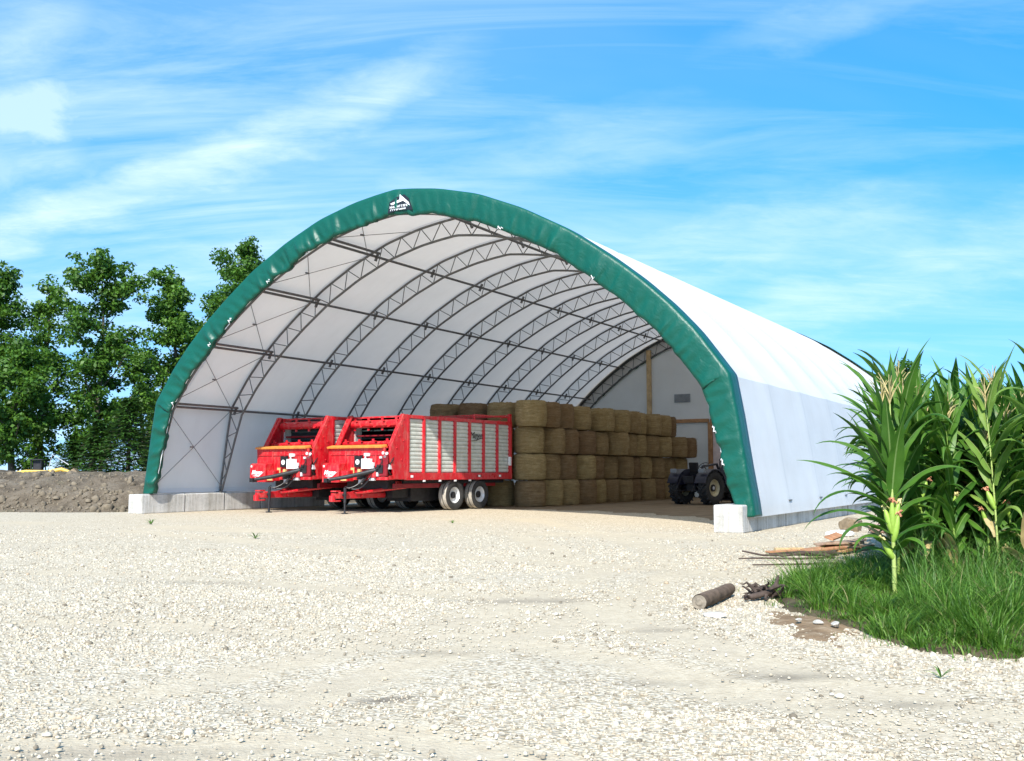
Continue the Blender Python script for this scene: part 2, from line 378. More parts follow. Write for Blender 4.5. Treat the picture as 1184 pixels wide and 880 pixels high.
def build_shed():
    # cover: sheet pulled over the trusses, slightly slack between them
    n = 190; sub = 8; nv = NB * sub + 1
    o0 = arch(n, .34, -.05); o1 = arch(n, .34, 0.09)
    V = []; 
    for j in range(nv):
        f = (j % sub) / sub; sag = (math.sin(PI * f)) ** .8
        for i in range(n):
            x, z = o0[i] + (o1[i] - o0[i]) * sag * min(1, max(.12, (o0[i][1] - 3.5) / 1.5))
            if x < CX and z < .67: z = .67 ; x = o0[-6][0] if z <= .67 else x
            V.append((x, j * LEN / (nv - 1), z))
    F = [(j * n + i, j * n + i + 1, (j + 1) * n + i + 1, (j + 1) * n + i) for j in range(nv - 1) for i in range(n - 1)]
    o = np_obj('roof_cover', np.array(V), np.array(F), M['membrane'], sh, True); o.data.set_sharp_from_angle(angle=rad(17))
    # front and rear green trim, each one strip wrapped round the end truss
    for end in (0, 1):
        n = 620
        sec = [(.60, .20), (.66, .02), (.655, -.02), (.56, -.032), (.44, -.04), (.32, -.045), (.20, -.045), (.10, -.045), (.0, -.042), (-.06, -.025), (-.078, .02), (-.08, .12), (-.08, .34), (-.075, .58)]
        full = arch(n, .36)
        cen = full - np.array([CX, 0])
        tt = np.clip((cen[:, 1] - .5) / 3.0, 0, 1)
        s = np.arange(n)
        # creases across the band
        cr = np.zeros(n); cr2 = np.zeros(n)
        r2 = random.Random(4 + end)
        for k in range(150):
            p0 = r2.uniform(0, n); wd = r2.uniform(.9, 3.2); am = r2.choice([-.035, -.02, .02, .05, .07]) * r2.uniform(.4, 1.1)
            cr += am * np.exp(-((s - p0) / wd) ** 2)
            p0 = r2.uniform(0, n); cr2 += r2.uniform(-.05, .05) * np.exp(-((s - p0) / (wd * 2)) ** 2)
        for zz_ in np.where(np.abs(cen[:, 1] - 3.75) < .10)[0][::3]: cr += .045 * np.exp(-((s - zz_) / 2.2) ** 2)
        V = []
        t = np.gradient(cen, axis=0); t /= np.hypot(t[:, 0], t[:, 1])[:, None]; nr = np.stack([-t[:, 1], t[:, 0]], 1)
        for (ins, y) in sec:
            d = (ins * (.55 + .45 * tt) if ins > 0 else np.full(n, ins)) + (cr2 * (ins > .5)) * .8
            wig = np.interp(ins, [-.1, 0, .2, .45, .66], [.0, .12, .55, 1.1, .7])
            yy = y - cr * wig - .012 * np.sin(s * .9 + ins * 9) * wig
            if end: yy = LEN - yy
            P = full + nr * d[:, None]
            V.append(np.stack([P[:, 0], yy, np.maximum(P[:, 1], np.where(P[:, 0] < CX, .668, .36))], 1))
        V = np.concatenate(V); F = []
        for j in range(len(sec) - 1):
            i = np.arange(n - 1); F.append(np.stack([j * n + i, j * n + i + 1, (j + 1) * n + i + 1, (j + 1) * n + i], 1))
        o = np_obj('front_trim' if not end else 'rear_trim', V, np.concatenate(F), M['green'], sh, True)
        sd = o.modifiers.new('thick', 'SOLIDIFY'); sd.thickness = .012; sd.offset = 0
        o['label'] = 'creased green vinyl trim round the open front arch' if not end else 'green vinyl trim round the far end arch'
        if not end: trim = o
    # lacing cord along the inner edge
    mb = MB(); full = arch(300, .7); cen = full - np.array([CX, 0]); t = np.gradient(cen, axis=0); t /= np.hypot(t[:, 0], t[:, 1])[:, None]
    nr = np.stack([-t[:, 1], t[:, 0]], 1); tt = np.clip((cen[:, 1] - .5) / 3.0, 0, 1)
    def ip(i, ins): 
        d = ins * (.55 + .45 * tt[i]); p = full[i] + nr[i] * d; return p
    P = []; out = 0
    for i in range(4, 296):
        if out <= 0 and rnd.random() < (.07 if i < 130 else .03): out = rnd.randint(1, 3)
        out -= 1
        p = ip(i, .60 if out > 0 else .63); y = (-.075 if out > 0 else .06)
        P.append((p[0], y, p[1]))
        if out > 0: q = ip(i, .655); P.append((q[0], -.05, q[1]))
    mb.tube(P, .015, 5)
    mb.build('lacing', M['white'], trim)
    # badge at the apex
    bd = MB(); xs = CX + .30
    bd.prism([(xs - .58, 8.86), (xs - .50, 9.26), (xs - .2, 9.40), (xs + .14, 9.46), (xs + .34, 9.30), (xs + .52, 8.86), (xs, 8.93)], -.098, -.088, 'y')
    bo = bd.build('badge', M['black'], trim)
    bm = MB()
    bm.prism([(xs - .04, 9.49), (xs + .02, 9.43), (xs + .34, 9.16), (xs + .40, 9.02), (xs + .30, 9.10), (xs + .10, 9.24), (xs - .40, 9.14), (xs - .46, 9.20), (xs - .05, 9.30)], -.106, -.100, 'y')
    r3 = random.Random(5)
    for row, (z0, hh, x0, x1) in enumerate(((9.06, .085, xs - .48, xs + .28), (8.955, .06, xs - .46, xs + .2))):
        x = x0
        while x < x1:
            w = r3.uniform(.04, .075)
            bm.box((x + .008, -.103, z0), (.016, .006, hh)); 
            k = r3.random()
            if k < .6: bm.box((x + w / 2 + .008, -.1032, z0 + hh / 2 - .008), (w - .02, .006, .014))
            if k > .3: bm.box((x + w / 2 + .008, -.1034, z0 - .004), (w - .022, .006, .014))
            if k > .5: bm.box((x + w - .006, -.1028, z0), (.014, .006, hh * .95))
            x += w + .02
    lt = bm.build('badge_lettering', M['white'], bo)
    k = .82; bo.scale = (k, 1, k); bo.location = (xs * (1 - k), 0, 9.16 * (1 - k) + .0)
    # trusses
    n = 160
    for k in range(NB + 1):
        y = k * BAY + (.16 if k == 0 else (-.2 if k == NB else 0))
        outer = arch(n, .66, .05); inner = arch(n, .66, lambda f: taper(f))
        mb = MB()
        mb.tube([(p[0], y, p[1]) for p in outer], .040, 6); mb.tube([(p[0], y, p[1]) for p in inner], .040, 6)
        # lattice
        m = 74; flip = True
        fo = dense(outer, m); fi = dense(inner, m)
        for i in range(0, m - 1):
            a, b = (fo[i], fi[i + 1]) if flip else (fi[i], fo[i + 1])
            mb.tube([(a[0], y, a[1]), (b[0], y, b[1])], .017, 5, cap=False); flip = not flip
        for sx in (0, -1):
            p = outer[sx]; q = inner[sx]; cx = (p[0] + q[0]) / 2
            mb.box((cx, y, .67), (.34, .26, .03))
        mb.build('truss', M['steel'], sh, True)
    # purlins: run front to back just under the cover
    full = arch(400, .66, .26); cz = [(s, z) for s in (1, -1) for z in (3.62, 5.55, 7.25, 8.60)] + [(1, 9.24)]
    for s, z in cz:
        half = full[full[:, 0] >= CX] if s > 0 else full[full[:, 0] <= CX]
        i = np.argmin(abs(half[:, 1] - z)); x, zz = half[i]
        mb = MB(); mb.tube([(x, .1, zz), (x, LEN - .2, zz)], .044, 6)
        mb.tube([(x - .12 * s, .1, zz + .10), (x - .12 * s, BAY, zz + .10)], .044, 6)
        for k in range(1, NB):
            mb.box((x, k * BAY, zz), (.07, .07, .30), Matrix.Rotation(rad(-25 * s), 3, 'Y'))
        mb.build('purlin', M['steel'], sh, True)
    # cross bracing in the first bay
    levels = [.9, 3.62, 5.55, 7.25, 8.60, 9.24]
    full = arch(600, .66, .12)
    for s in (1, -1):
        half = full[full[:, 0] >= CX] if s > 0 else full[full[:, 0] <= CX]
        pt = lambda z: half[np.argmin(abs(half[:, 1] - z))]
        for z0, z1 in zip(levels[:-1], levels[1:]):
            a, b = pt(z0), pt(z1); mb = MB()
            mb.tube([(a[0], .2, a[1]), (b[0], BAY - .05, b[1])], .012, 5); mb.tube([(b[0], .2, b[1]), (a[0], BAY - .05, a[1])], .012, 5)
            mb.box(((a[0] + b[0]) / 2, BAY * .5, (a[1] + b[1]) / 2), (.05, .16, .05))
            mb.build('brace_wire', M['wire'], sh)
    # rear wall
    pr = arch(120, .66, .08); poly = [(p[0], p[1]) for p in pr] 
    poly = [(pr[0][0], 0.0)] + poly + [(pr[-1][0], 0.0)]
    mb = MB(); mb.prism(poly, LEN - .09, LEN - .06, 'y'); rw = mb.build('rear_wall', M['membrane'], sh)
    mb = MB(); mb.box((-12.76, LEN - .115, 5.43), (.92, .05, .46))
    for k in range(6): mb.box((-12.76, LEN - .145, 5.26 + k * .068), (.86, .02, .03), Matrix.Rotation(rad(35), 3, 'X'))
    mb.build('vent', M['ventgrey'], rw)
    def post(x, z1, w, mat): 
        q = MB(); q.box((x, LEN - .17, z1 / 2), (w, .14, z1)); q.build('post', mat, rw, bevel=.01)
    post(-14.7, 8.2, .26, M['timber2']); post(-11.17, 4.06, .24, M['timber']); post(-6.0, 4.06, .24, M['timber'])
    q = MB(); q.box((-12.9, LEN - .165, 4.16), (3.3, .15, .2)); q.build('beam', M['timber'], rw, bevel=.01)
    q = MB(); q.box((-8.5, LEN - .165, 4.16), (5.3, .15, .2)); q.build('beam', M['timber'], rw, bevel=.01)
    q = MB(); q.box((-8.58, LEN - .12, 2.0), (4.9, .06, 3.98)); 
    for i in range(9): q.box((-8.58, LEN - .152, .35 + i * .43), (4.88, .02, .025))
    d = q.build('roll_up_door', plain('pink_tinted_door', (.66, .56, .54), .6), rw)
build_shed()

# foundation blocks, each 1.83 m long
def block_mesh(seed):
    mb = MB(); mb.box((0, 0, .325), (.70, 1.80, .65))
    mb.box((0, 0, .665 - .012), (.24, .24, .022))
    return mb
ORD = ['first', 'second', 'third', 'fourth', 'fifth', 'sixth', 'seventh', 'eighth', 'ninth', 'tenth', 'eleventh', 'twelfth', 'thirteenth', 'fourteenth', 'fifteenth', 'sixteenth']
proto = None
for side in (0, 1):
    for k in range(16):
        if side and k in (5,6,7,8,9,10,11,12,13,14,15): continue
        if proto is None:
            mb = MB(); mb.box((0, 0, .325), (.70, 1.80, .65)); proto = mb.build('concrete_block', M['concrete'], bevel=.035); o = proto
        else: o = proto.copy(); COL.objects.link(o)
        x = (-.40 if side == 0 else -20.87) + rnd.uniform(-.015, .015)
        o.location = shed(-x, (-.40 if side == 0 else -.32) + .9 + k * 1.83, -.01); o.rotation_euler = (0, 0, -YAW + rnd.uniform(-.012, .012))
        s = 'right' if side == 0 else 'left'
        lab = (f'pale concrete block at the open front end of the shed\'s {s} wall' if k == 0 else f'concrete foundation block, {ORD[k]} from the front under the shed\'s {s} wall')
        tag(o, lab, 'concrete block', 'concrete foundation blocks under the shed walls')
        if side == 0 and k == 0: o.scale.x = 1.0

# ------------------------------------------------------------------ text
def text_mesh(txt, size, shear=0, bold=.0, depth=.004):
    c = bpy.data.curves.new('lettering', 'FONT'); c.body = txt; c.size = size; c.shear = shear; c.offset = bold; c.extrude = depth
    c.align_x = 'CENTER'; c.align_y = 'CENTER'; c.resolution_u = 4
    o = bpy.data.objects.new('tmp', c); COL.objects.link(o)
    dg = bpy.context.evaluated_depsgraph_get()
    me = bpy.data.meshes.new_from_object(o.evaluated_get(dg)); bpy.data.objects.remove(o); bpy.data.curves.remove(c)
    return me
def put_text(name, txt, size, mat, parent, loc, rot, **kw):
    me = text_mesh(txt, size, **kw); me.materials.clear(); me.materials.append(mat)
    o = bpy.data.objects.new(name, me); COL.objects.link(o); o.location = loc; o.rotation_euler = rot; o.parent = parent
    return o

# ------------------------------------------------------------------ wheel
def wheel(parent, c, r, w, out=1, tyre=None, treadm=None, rimm=None, rr=None, lugs=0, name='wheel', rim2=None):
    rr = rr or r * .55
    e = MB(); h = w / 2
    prof = [(-h * .75, rr), (-h * .98, rr + (r - rr) * .25), (-h, rr + (r - rr) * .6), (-h * .92, r * .955), (-h * .78, r * .99)]
    pr2 = [(a * -1, b) for a, b in prof[::-1]]
    wl = MB(); wl.disc((0, 0, 0), rr * .42, 'x', 16, 0, w * .55)
    wo = wl.build(name, M['darkmetal'], parent); wo.location = c
    t = MB(); t.lathe(prof + pr2, (0, 0, 0), 'x', 40, 0)
    t.lathe([(-h * .78, r * .99), (-h * .5, r), (-h * .1, r * .995), (-h * .06, r * .975), (h * .06, r * .975), (h * .1, r * .995), (h * .5, r), (h * .78, r * .99)], (0, 0, 0), 'x', 40, 1)
    if lugs:
        for k in range(lugs):
            for s in (-1, 1):
                a = 2 * PI * (k + (.5 if s > 0 else 0)) / lugs
                R_ = Matrix.Rotation(a, 3, 'X')
                B = Matrix.Rotation(s * rad(38), 3, 'Z')
                pos = R_ @ Vector((s * h * .48, 0, r * 1.0))
                t.box(pos, (h * 1.12, .055, .10), R_ @ B, 1)
    t.build('tyre', [tyre or M['rubber'], treadm or M['tread']], wo, True)
    q = MB(); s = out
    q.lathe([(-h * .6 * s, rr * 1.0), (h * .72 * s, rr * 1.02), (h * .80 * s, rr * .97), (h * .62 * s, rr * .90), (h * .30 * s, rr * .80), (h * .22 * s, rr * .5), (h * .34 * s, rr * .34), (h * .36 * s, .001)], (0, 0, 0), 'x', 32, 0)
    q.build('rim', rimm or M['rim'], wo, True)
    q = MB(); q.disc((h * .42 * s, 0, 0), rr * .2, 'x', 16, 0, .08)
    for k in range(8):
        a = 2 * PI * k / 8; q.disc((h * .36 * s, rr * .32 * math.cos(a), rr * .32 * math.sin(a)), .018, 'x', 6, 0, .06)
    q.build('hub', rim2 or M['darkmetal'], wo, True)
    return wo

# ------------------------------------------------------------------ forage wagon
BL = 6.3
def make_wagon():
    r = empty('forage_wagon')
    R = M['red']
    # side walls: horizontal galvanised boards behind red posts
    for s in (1, -1):
        mb = MB(); nb = 13; z0, z1 = 1.36, 3.22; ph = (z1 - z0) / nb; poly = []
        for k in range(nb):
            z = z0 + k * ph; poly += [(s * 1.225, z + .004), (s * 1.262, z + .022), (s * 1.268, z + ph * .5), (s * 1.258, z + ph - .02), (s * 1.225, z + ph - .004)]
        poly = poly + [(s * 1.19, z1), (s * 1.19, z0)]
        mb.prism(poly, .08, BL - .05, 'y')
        wall = mb.build('side_wall', M['galv'], r)
        mb = MB(); n = 7; 
        xs = [.04 + (BL - .08) * k / n for k in range(n + 1)]
        for k, y in enumerate(xs):
            wd = .14 if k not in (0, n) else .20
            mb.box((s * 1.275, y, 2.22), (.07, wd, 2.24))
            mb.box((s * 1.318, y, 2.20), (.02, wd * .45, 2.1))
        mb.box((s * 1.272, BL / 2, 1.225), (.10, BL, .25)); mb.box((s * 1.285, BL / 2, 3.29), (.085, BL + .05, .12))
        fr = mb.build('side_frame', R, r, bevel=.008)
        for y in (.25, BL - .8, BL * .66):
            mb = MB(); mb.box((s * 1.328, y, 1.23), (.006, .13, .08)); mb.build('marker_plate', M['white'], fr)
        for y in xs[1:5]:
            mb = MB(); mb.box((s * 1.30, y, 1.07), (.06, .10, .06)); mb.build('post_foot', M['white'], fr)
        if s > 0:
            y = (xs[4] + xs[5]) / 2
            put_text('side_lettering', 'Meyer', .36, M['black'], wall, (1.285, y, 2.74), (PI / 2, 0, PI / 2), shear=.35, bold=.0)
            mb = MB(); mb.tube([(1.29, y - .36, 2.55), (1.29, y, 2.58), (1.29, y + .38, 2.68)], [.006, .02, .004], 6); mb.build('lettering_flourish', M['black'], wall)
            mb = MB(); mb.box((1.32, BL - .12, 1.8), (.07, .13, .34)); mb.build('tail_lamp', M['white'], fr, bevel=.01)
            put_text('model_lettering', 'FT 18', .12, M['black'], fr, (1.324, BL * .66, 1.23), (PI / 2, 0, PI / 2), bold=.004)
    # floor, tail gate and raised rear roof frame
    mb = MB(); mb.box((0, BL / 2 - .1, 1.30), (2.40, BL - .3, .10)); mb.build('bed_floor', M['galv'], r)
    mb = MB(); mb.box((0, .42, 2.32), (2.36, .05, 1.95))  # added panel, coloured dark in place of shade inside the box
    for k in range(7): mb.box((0, .385, 1.5 + k * .27), (2.34, .03, .05)); mb.build('shade_panel', plain('shade_teal', (.05, .085, .09), .6), r)
    mb = MB(); mb.box((0, BL - .02, 2.25), (2.5, .06, 2.1))
    for k in range(5): mb.box((-1.1 + k * .55, BL + .03, 2.25), (.08, .05, 2.1))
    mb.build('tail_gate', R, r, bevel=.006)
    mb = MB()
    for s in (1, -1):
        mb.box((s * 1.26, BL - .05, 3.46), (.10, .16, .40)); mb.box((s * 1.26, BL - 2.4, 3.40), (.06, .08, .2))
        mb.box((s * 1.26, BL - 1.25, 3.52), (.06, 2.35, .055))
        mb.tube([(s * 1.26, BL - .9, 3.33), (s * 1.26, BL - .12, 3.62)], .018, 6)
    mb.box((0, BL - .05, 3.58), (2.5, .08, .08)); mb.box((0, BL - 2.4, 3.50), (2.5, .06, .05)); mb.box((0, BL - 1.2, 3.52), (2.5, .05, .05))
    mb.build('roof_frame', R, r, bevel=.006)
    # front unit
    for s in (1, -1):
        poly = [(.04, 1.12), (.04, 3.36), (-.20, 3.36), (-.84, 2.26), (-.92, 1.95), (-.92 if s < 0 else -.62, 1.15)]
        mb = MB(); mb.prism(poly, s * 1.24, s * 1.32, 'x')
        mb.box((s * 1.21, -.46, 2.80), (.14, .06, 1.30), Matrix.Rotation(rad(-30.5), 3, 'X'))
        for (y, z) in ((-.30, 3.0), (-.42, 2.6), (-.22, 2.45), (-.55, 2.2), (-.3, 1.8), (-.2, 3.2)):
            mb.disc((s * 1.325, y, z), .03, 'x', 8, 0, .03)
        mb.build('cheek_plate', R, r, bevel=.006)
    mb = MB()
    mb.prism([(-.94, 1.12), (-.98, 2.20), (-.90, 2.20), (-.86, 1.12)], -1.46, 1.16, 'x')
    mb.prism([(-.90, 1.12), (-.90, 1.22), (.0, 1.40), (.0, 1.12)], -1.40, 1.2, 'x')
    mb.box((0, -.955, 1.16), (2.66, .10, .10)); mb.box((-.2, -.985, 1.98), (2.3, .04, .05))
    mb.box((.45, -.99, 1.50), (.7, .06, .05)); mb.box((.40, -1.02, 1.30), (.9, .16, .22))
    for x in (-.62, .0, .78): mb.box((x, -.975, 1.66), (.05, .05, .9))
    fp = mb.build('front_panel', R, r, bevel=.008)
    mb = MB(); mb.prism([(-1.08, 2.19), (-1.10, 2.25), (-.82, 2.31), (-.80, 2.22)], -1.44, 1.12, 'x'); mb.build('trough_lip', M['orange'], r, bevel=.006)
    mb = MB()
    mb.prism([(-1.38, 1.02), (-1.38, 1.62), (-1.30, 1.68), (-.96, 1.70), (-.96, 1.02)], -1.36, -.56, 'x')
    mb.prism([(-1.30, 1.06), (-1.30, 1.42), (-.96, 1.46), (-.96, 1.06)], -.558, -.24, 'x')
    dc = mb.build('drive_cover', R, r, bevel=.02)
    put_text('cover_lettering', 'Meyer', .20, M['white'], dc, (-1.0, -1.386, 1.36), (PI / 2, 0, 0), shear=.35, bold=.008)
    mb = MB(); mb.prism([(-1.24, 1.24), (-.9, 1.27), (-.60, 1.40), (-.88, 1.22)], -1.388, -1.383, 'y'); mb.box((-1.0, -1.386, 1.17), (.16, .006, .03)); mb.box((-1.27, -1.386, 1.58), (.07, .006, .07)); mb.build('cover_flourish', M['white'], dc)
    mb = MB(); mb.box((.02, -1.03, 1.74), (.34, .07, .38)); cb = mb.build('control_plate', M['black'], r, bevel=.006)
    mb = MB(); mb.lathe([(-.01, .001), (-.01, .09), (.005, .085), (.005, .001)], (.02, -1.075, 1.72), 'y', 18); mb.build('dial', M['white'], cb)
    mb = MB(); mb.box((.43, -1.06, 1.66), (.40, .12, .34)); mb.box((.68, -1.05, 1.6), (.12, .10, .2)); mb.box((.42, -1.04, 1.97), (.22, .08, .10)); mb.box((.34, -1.03, 1.85), (.04, .04, .2)); mb.build('warning_sign', M['white'], r, bevel=.004)
    am = plain('amber_decal', (.62, .42, .16), .5)
    for c_, d_ in (((-.28, -1.0, 1.43), (.16, .02, .2)), ((-.40, -1.31, 1.12), (.26, .02, .07)), ((.15, -1.11, 1.42), (.12, .08, .12))):
        mb = MB(); mb.box(c_, d_); mb.build('caution_decal', am, fp)
    # beaters
    for (y, z, rr, red) in ((-.06, 3.06, .14, 1), (-.52, 2.36, .08, 1), (.16, 2.66, .035, 0)):
        mb = MB(); mb.tube([(-1.22, y, z), (1.22, y, z)], rr, 14)
        if rr > .05:
            for k in range(11):
                a = k * 1.05; x = -1.08 + k * .216
                for q in (0, PI):
                    R_ = Matrix.Rotation(a + q, 3, 'X'); mb.box(Vector((x, y, z)) + R_ @ Vector((0, 0, rr + .035)), (.10, .03, .10), R_)
        mb.build('beater', R if red else M['frame'], r, bevel=.004)
    mb = MB(); mb.box((0, .02, 3.30), (2.46, .06, .06)); mb.build('cross_member', R, r, bevel=.006); mb = MB(); mb.box((0, .0, 2.0), (2.4, .05, .22)); mb.build('cross_member', R, r, bevel=.006)
    # drive line, hoses and fittings low on the right
    mb = MB()
    mb.tube([(.95, -.95, 1.48), (.55, -1.22, 1.36), (.0, -1.52, 1.22), (-.55, -1.85, 1.12)], [.07, .075, .075, .06], 10)
    mb.box((-.6, -1.88, 1.1), (.16, .2, .14)); mb.box((.98, -.92, 1.48), (.26, .22, .26)); mb.box((.25, -1.08, 1.22), (.3, .2, .18))
    mb.build('drive_shaft', M['darkmetal'], r, True)
    hm = MB()
    for (x0, x1, sag) in ((.72, -.05, .30), (.86, .02, .42), (.60, .1, .22)):
        P = [];
        for k in range(13):
            t = k / 12; P.append((x0 + (x1 - x0) * t, -.98 - .55 * t, 1.62 - .78 * t - sag * math.sin(PI * t) * .8))
        hm.tube(P, .02, 6)
    hm.tube([(1.0, -.9, 1.9), (1.1, -1.05, 1.7), (.9, -1.1, 1.45), (.7, -1.0, 1.6)], .022, 6)
    hm.tube([(1.28, -.62, 1.95), (1.34, -.8, 1.75), (1.2, -.9, 1.5), (1.22, -.75, 1.3)], .024, 6)
    hm.build('hose', M['black'], r, True)
    for (x, y, z, a, b, c) in ((1.16, -.93, 1.90, .12, .08, .10), (1.0, -.98, 1.87, .10, .08, .08), (.82, -1.0, 1.30, .2, .1, .14), (1.22, -.80, 1.55, .14, .16, .16), (.66, -1.02, 1.14, .24, .12, .10), (.2, -1.12, 1.10, .1, .1, .26)):
        mb = MB(); mb.box((x, y, z), (a, b, c)); mb.build('valve_block', M['rim'], r, bevel=.01)
    for (x, z) in ((1.10, 2.02), (1.26, 2.0)):
        mb = MB(); mb.lathe([(-.03, .001), (-.03, .05), (.02, .045), (.03, .001)], (x, -.97, z), 'y', 12); mb.build('lamp', M['white'], r, True)
    mb = MB(); mb.box((1.12, -.945, 1.86), (.34, .05, .44)); mb.box((1.0, -.95, 1.45), (.5, .08, .4)); mb.build('fitting_plate', M['frame'], r, bevel=.01)
    # tongue, hitch, jack and chassis
    mb = MB(); mb.box((0, .6, .60), (.22, 4.9, .22)); mb.box((-.0, -.4, .60), (.36, 1.2, .10))
    mb.prism([(-.11, -1.85), (-.11, -2.0), (-.06, -2.25), (.06, -2.25), (.11, -2.0), (.11, -1.85)], .50, .68, 'z')
    mb.box((0, -2.08, .42), (.22, .30, .05)); mb.box((0, -2.08, .74), (.24, .26, .05)); mb.box((0, -2.24, .50), (.2, .1, .2))
    for s in (1, -1): 
        mb.tube([(s * .05, -1.3, .66), (s * .85, .5, .86)], .06, 8)
        mb.box((s * .72, 3.0, .95), (.14, 5.9, .22))
    mb.build('tongue', M['red'], r, bevel=.012)
    mb = MB(); mb.tube([(.20, -1.85, .02), (.20, -1.85, .45)], .035, 10); mb.tube([(.20, -1.85, .36), (.20, -1.85, .86)], .05, 10); mb.disc((.20, -1.85, .015), .11, 'z', 14, 0, .03)
    mb.tube([(.20, -1.85, .88), (.28, -1.90, .90), (.40, -1.95, .91)], .014, 6); mb.tube([(.12, -1.85, .62), (.24, -1.85, .62)], .05, 8)
    mb.build('jack_stand', M['darkmetal'], r, True)
    mb = MB()
    for k in range(10): mb.box((0, .3 + k * .64, 1.15), (2.36, .08, .14))
    mb.box((0, 3.2, .98), (1.5, 5.6, .16)); mb.box((-.2, .1, .95), (1.9, .9, .3)); mb.box((0, 3.3, .62), (1.1, 4.4, .56)); mb.box((-.3, .9, .68), (1.5, 1.3, .4))  # the low boxes are added to stand for shade under the wagon
    for s in (1, -1): mb.box((s * .95, 3.2, 1.03), (.1, 6.0, .14))
    for y in (2.8, 4.35): mb.tube([(-1.1, y, .54), (1.1, y, .54)], .07, 8)
    for s in (1, -1): mb.box((s * .80, 3.57, .72), (.12, 1.9, .16)); mb.box((s * .80, 3.57, .88), (.16, .4, .2))
    mb.build('chassis', M['darkmetal'], r)
    mb = MB(); mb.box((.98, .9, .90), (.12, 2.4, .16)); mb.box((.98, .35, .93), (.13, .5, .05)); mb.build('chassis_rail', M['frame'], r, bevel=.01)
    for y in (2.8, 4.35):
        for s in (1, -1): wheel(r, (s * 1.05, y, .54), .54, .42, s)
    return r
wg = make_wagon()
wp = [(-14.76, 4.95, -4, 'red forage wagon standing nearer the middle of the shed, whole slatted side showing'),
      (-17.74, 4.50, -4, 'red forage wagon standing by the left wall, half hidden behind the other wagon')]
for i, (x, v, a, lab) in enumerate(wp):
    o = wg if i == 0 else copy_tree(wg)
    o.location = shed(-x, v, 0.008); o.rotation_euler = (0, 0, -YAW + rad(a)); tag(o, lab, 'wagon', 'red forage wagons parked in the shed')

# ------------------------------------------------------------------ tractor
def make_tractor():
    r = empty('farm_tractor')     # origin under the rear axle, y forwards
    for s in (1, -1):
        wheel(r, (s * .74, 0, .70), .68, .46, s, M['rubber'], M['rubber'], M['cream'], .36, 20, 'rear_wheel', M['rim'])
        wheel(r, (s * .66, 2.0, .42), .41, .28, s, M['rubber'], M['rubber'], M['cream'], .22, 14, 'front_wheel', M['rim'])
        mb = MB(); n = 14; prof = []
        for k in range(n + 1):
            a = rad(15 + 150 * k / n); prof.append((.80 * math.cos(a), .70 + .80 * math.sin(a)))
        ins = [(x * .95, .70 + (z - .70) * .95) for x, z in prof]
        mb.prism(prof + ins[::-1], s * .42, s * .98, 'x'); mb.prism(prof + [(-.77, .8), (.77, .8)], s * .42, s * .45, 'x')
        mb.build('fender', M['navy'], r, True)
        mb = MB(); mb.box((s * .72, -.62, 1.42), (.3, .12, .17)); mb.build('lamp', M['ventgrey'], r, bevel=.02)
        mb = MB(); mb.tube([(s * .50, 1.0, .9), (s * .52, 1.2, 1.62), (s * .54, 2.3, 1.72), (s * .56, 3.1, .5)], .06, 8)
        mb.tube([(s * .5, .95, .7), (s * .53, 2.0, 1.35)], .04, 8); mb.build('loader_arm', M['navy'], r, True)
    mb = MB(); mb.box((0, .35, .78), (.46, 1.5, .42)); mb.tube([(-.74, 0, .70), (.74, 0, .70)], .12, 10); mb.tube([(-.66, 2, .42), (.66, 2, .42)], .07, 8); mb.box((0, 1.6, .62), (.36, 1.4, .3))
    for s in (1, -1): mb.tube([(s * .3, -.1, .6), (s * .42, -.95, .55)], .03, 6); mb.tube([(s * .42, -.55, 1.1), (s * .42, -.9, .56)], .025, 6)
    mb.box((0, -.45, 1.05), (.5, .25, .3)); mb.build('chassis', M['darkmetal'], r, bevel=.01)
    mb = MB(); mb.prism([(.75, .95), (.75, 1.46), (1.2, 1.50), (2.2, 1.40), (2.38, 1.25), (2.38, .75), (1.0, .75)], -.30, .30, 'x'); mb.build('hood', M['navy'], r, bevel=.05)
    mb = MB(); mb.box((0, .08, 1.30), (.50, .46, .10)); mb.box((0, -.16, 1.55), (.46, .10, .46), Matrix.Rotation(rad(10), 3, 'X')); mb.build('seat', M['black'], r, bevel=.03)
    mb = MB(); c = Vector((0, .55, 1.66)); R_ = Matrix.Rotation(rad(32), 3, 'X')
    ring = [c + R_ @ Vector((.2 * math.cos(2 * PI * k / 20), .2 * math.sin(2 * PI * k / 20), 0)) for k in range(21)]
    mb.tube(ring, .016, 6, cap=False); mb.tube([c, (0, .82, 1.35)], .025, 6)
    for k in range(3): mb.tube([c, ring[k * 7]], .01, 5)
    mb.build('steering_wheel', M['black'], r, True)
    mb = MB(); mb.tube([(.18, 1.5, 1.4), (.18, 1.5, 1.95)], .03, 8); mb.build('exhaust', M['darkmetal'], r, True)
    mb = MB(); mb.box((0, 3.2, .42), (1.5, .08, .7), Matrix.Rotation(rad(12), 3, 'X')); mb.box((0, 2.98, .12), (1.5, .5, .06))
    for s in (1, -1): mb.box((s * .74, 3.0, .35), (.04, .5, .5))
    mb.build('bucket', M['darkmetal'], r, bevel=.01)
    return r
tr = make_tractor(); tr.location = (7.86, 42.75, .012); tr.rotation_euler = (0, 0, -rad(46))
tag(tr, 'dark blue open tractor parked behind the right leg of the shed, rear wheels showing', 'tractor')

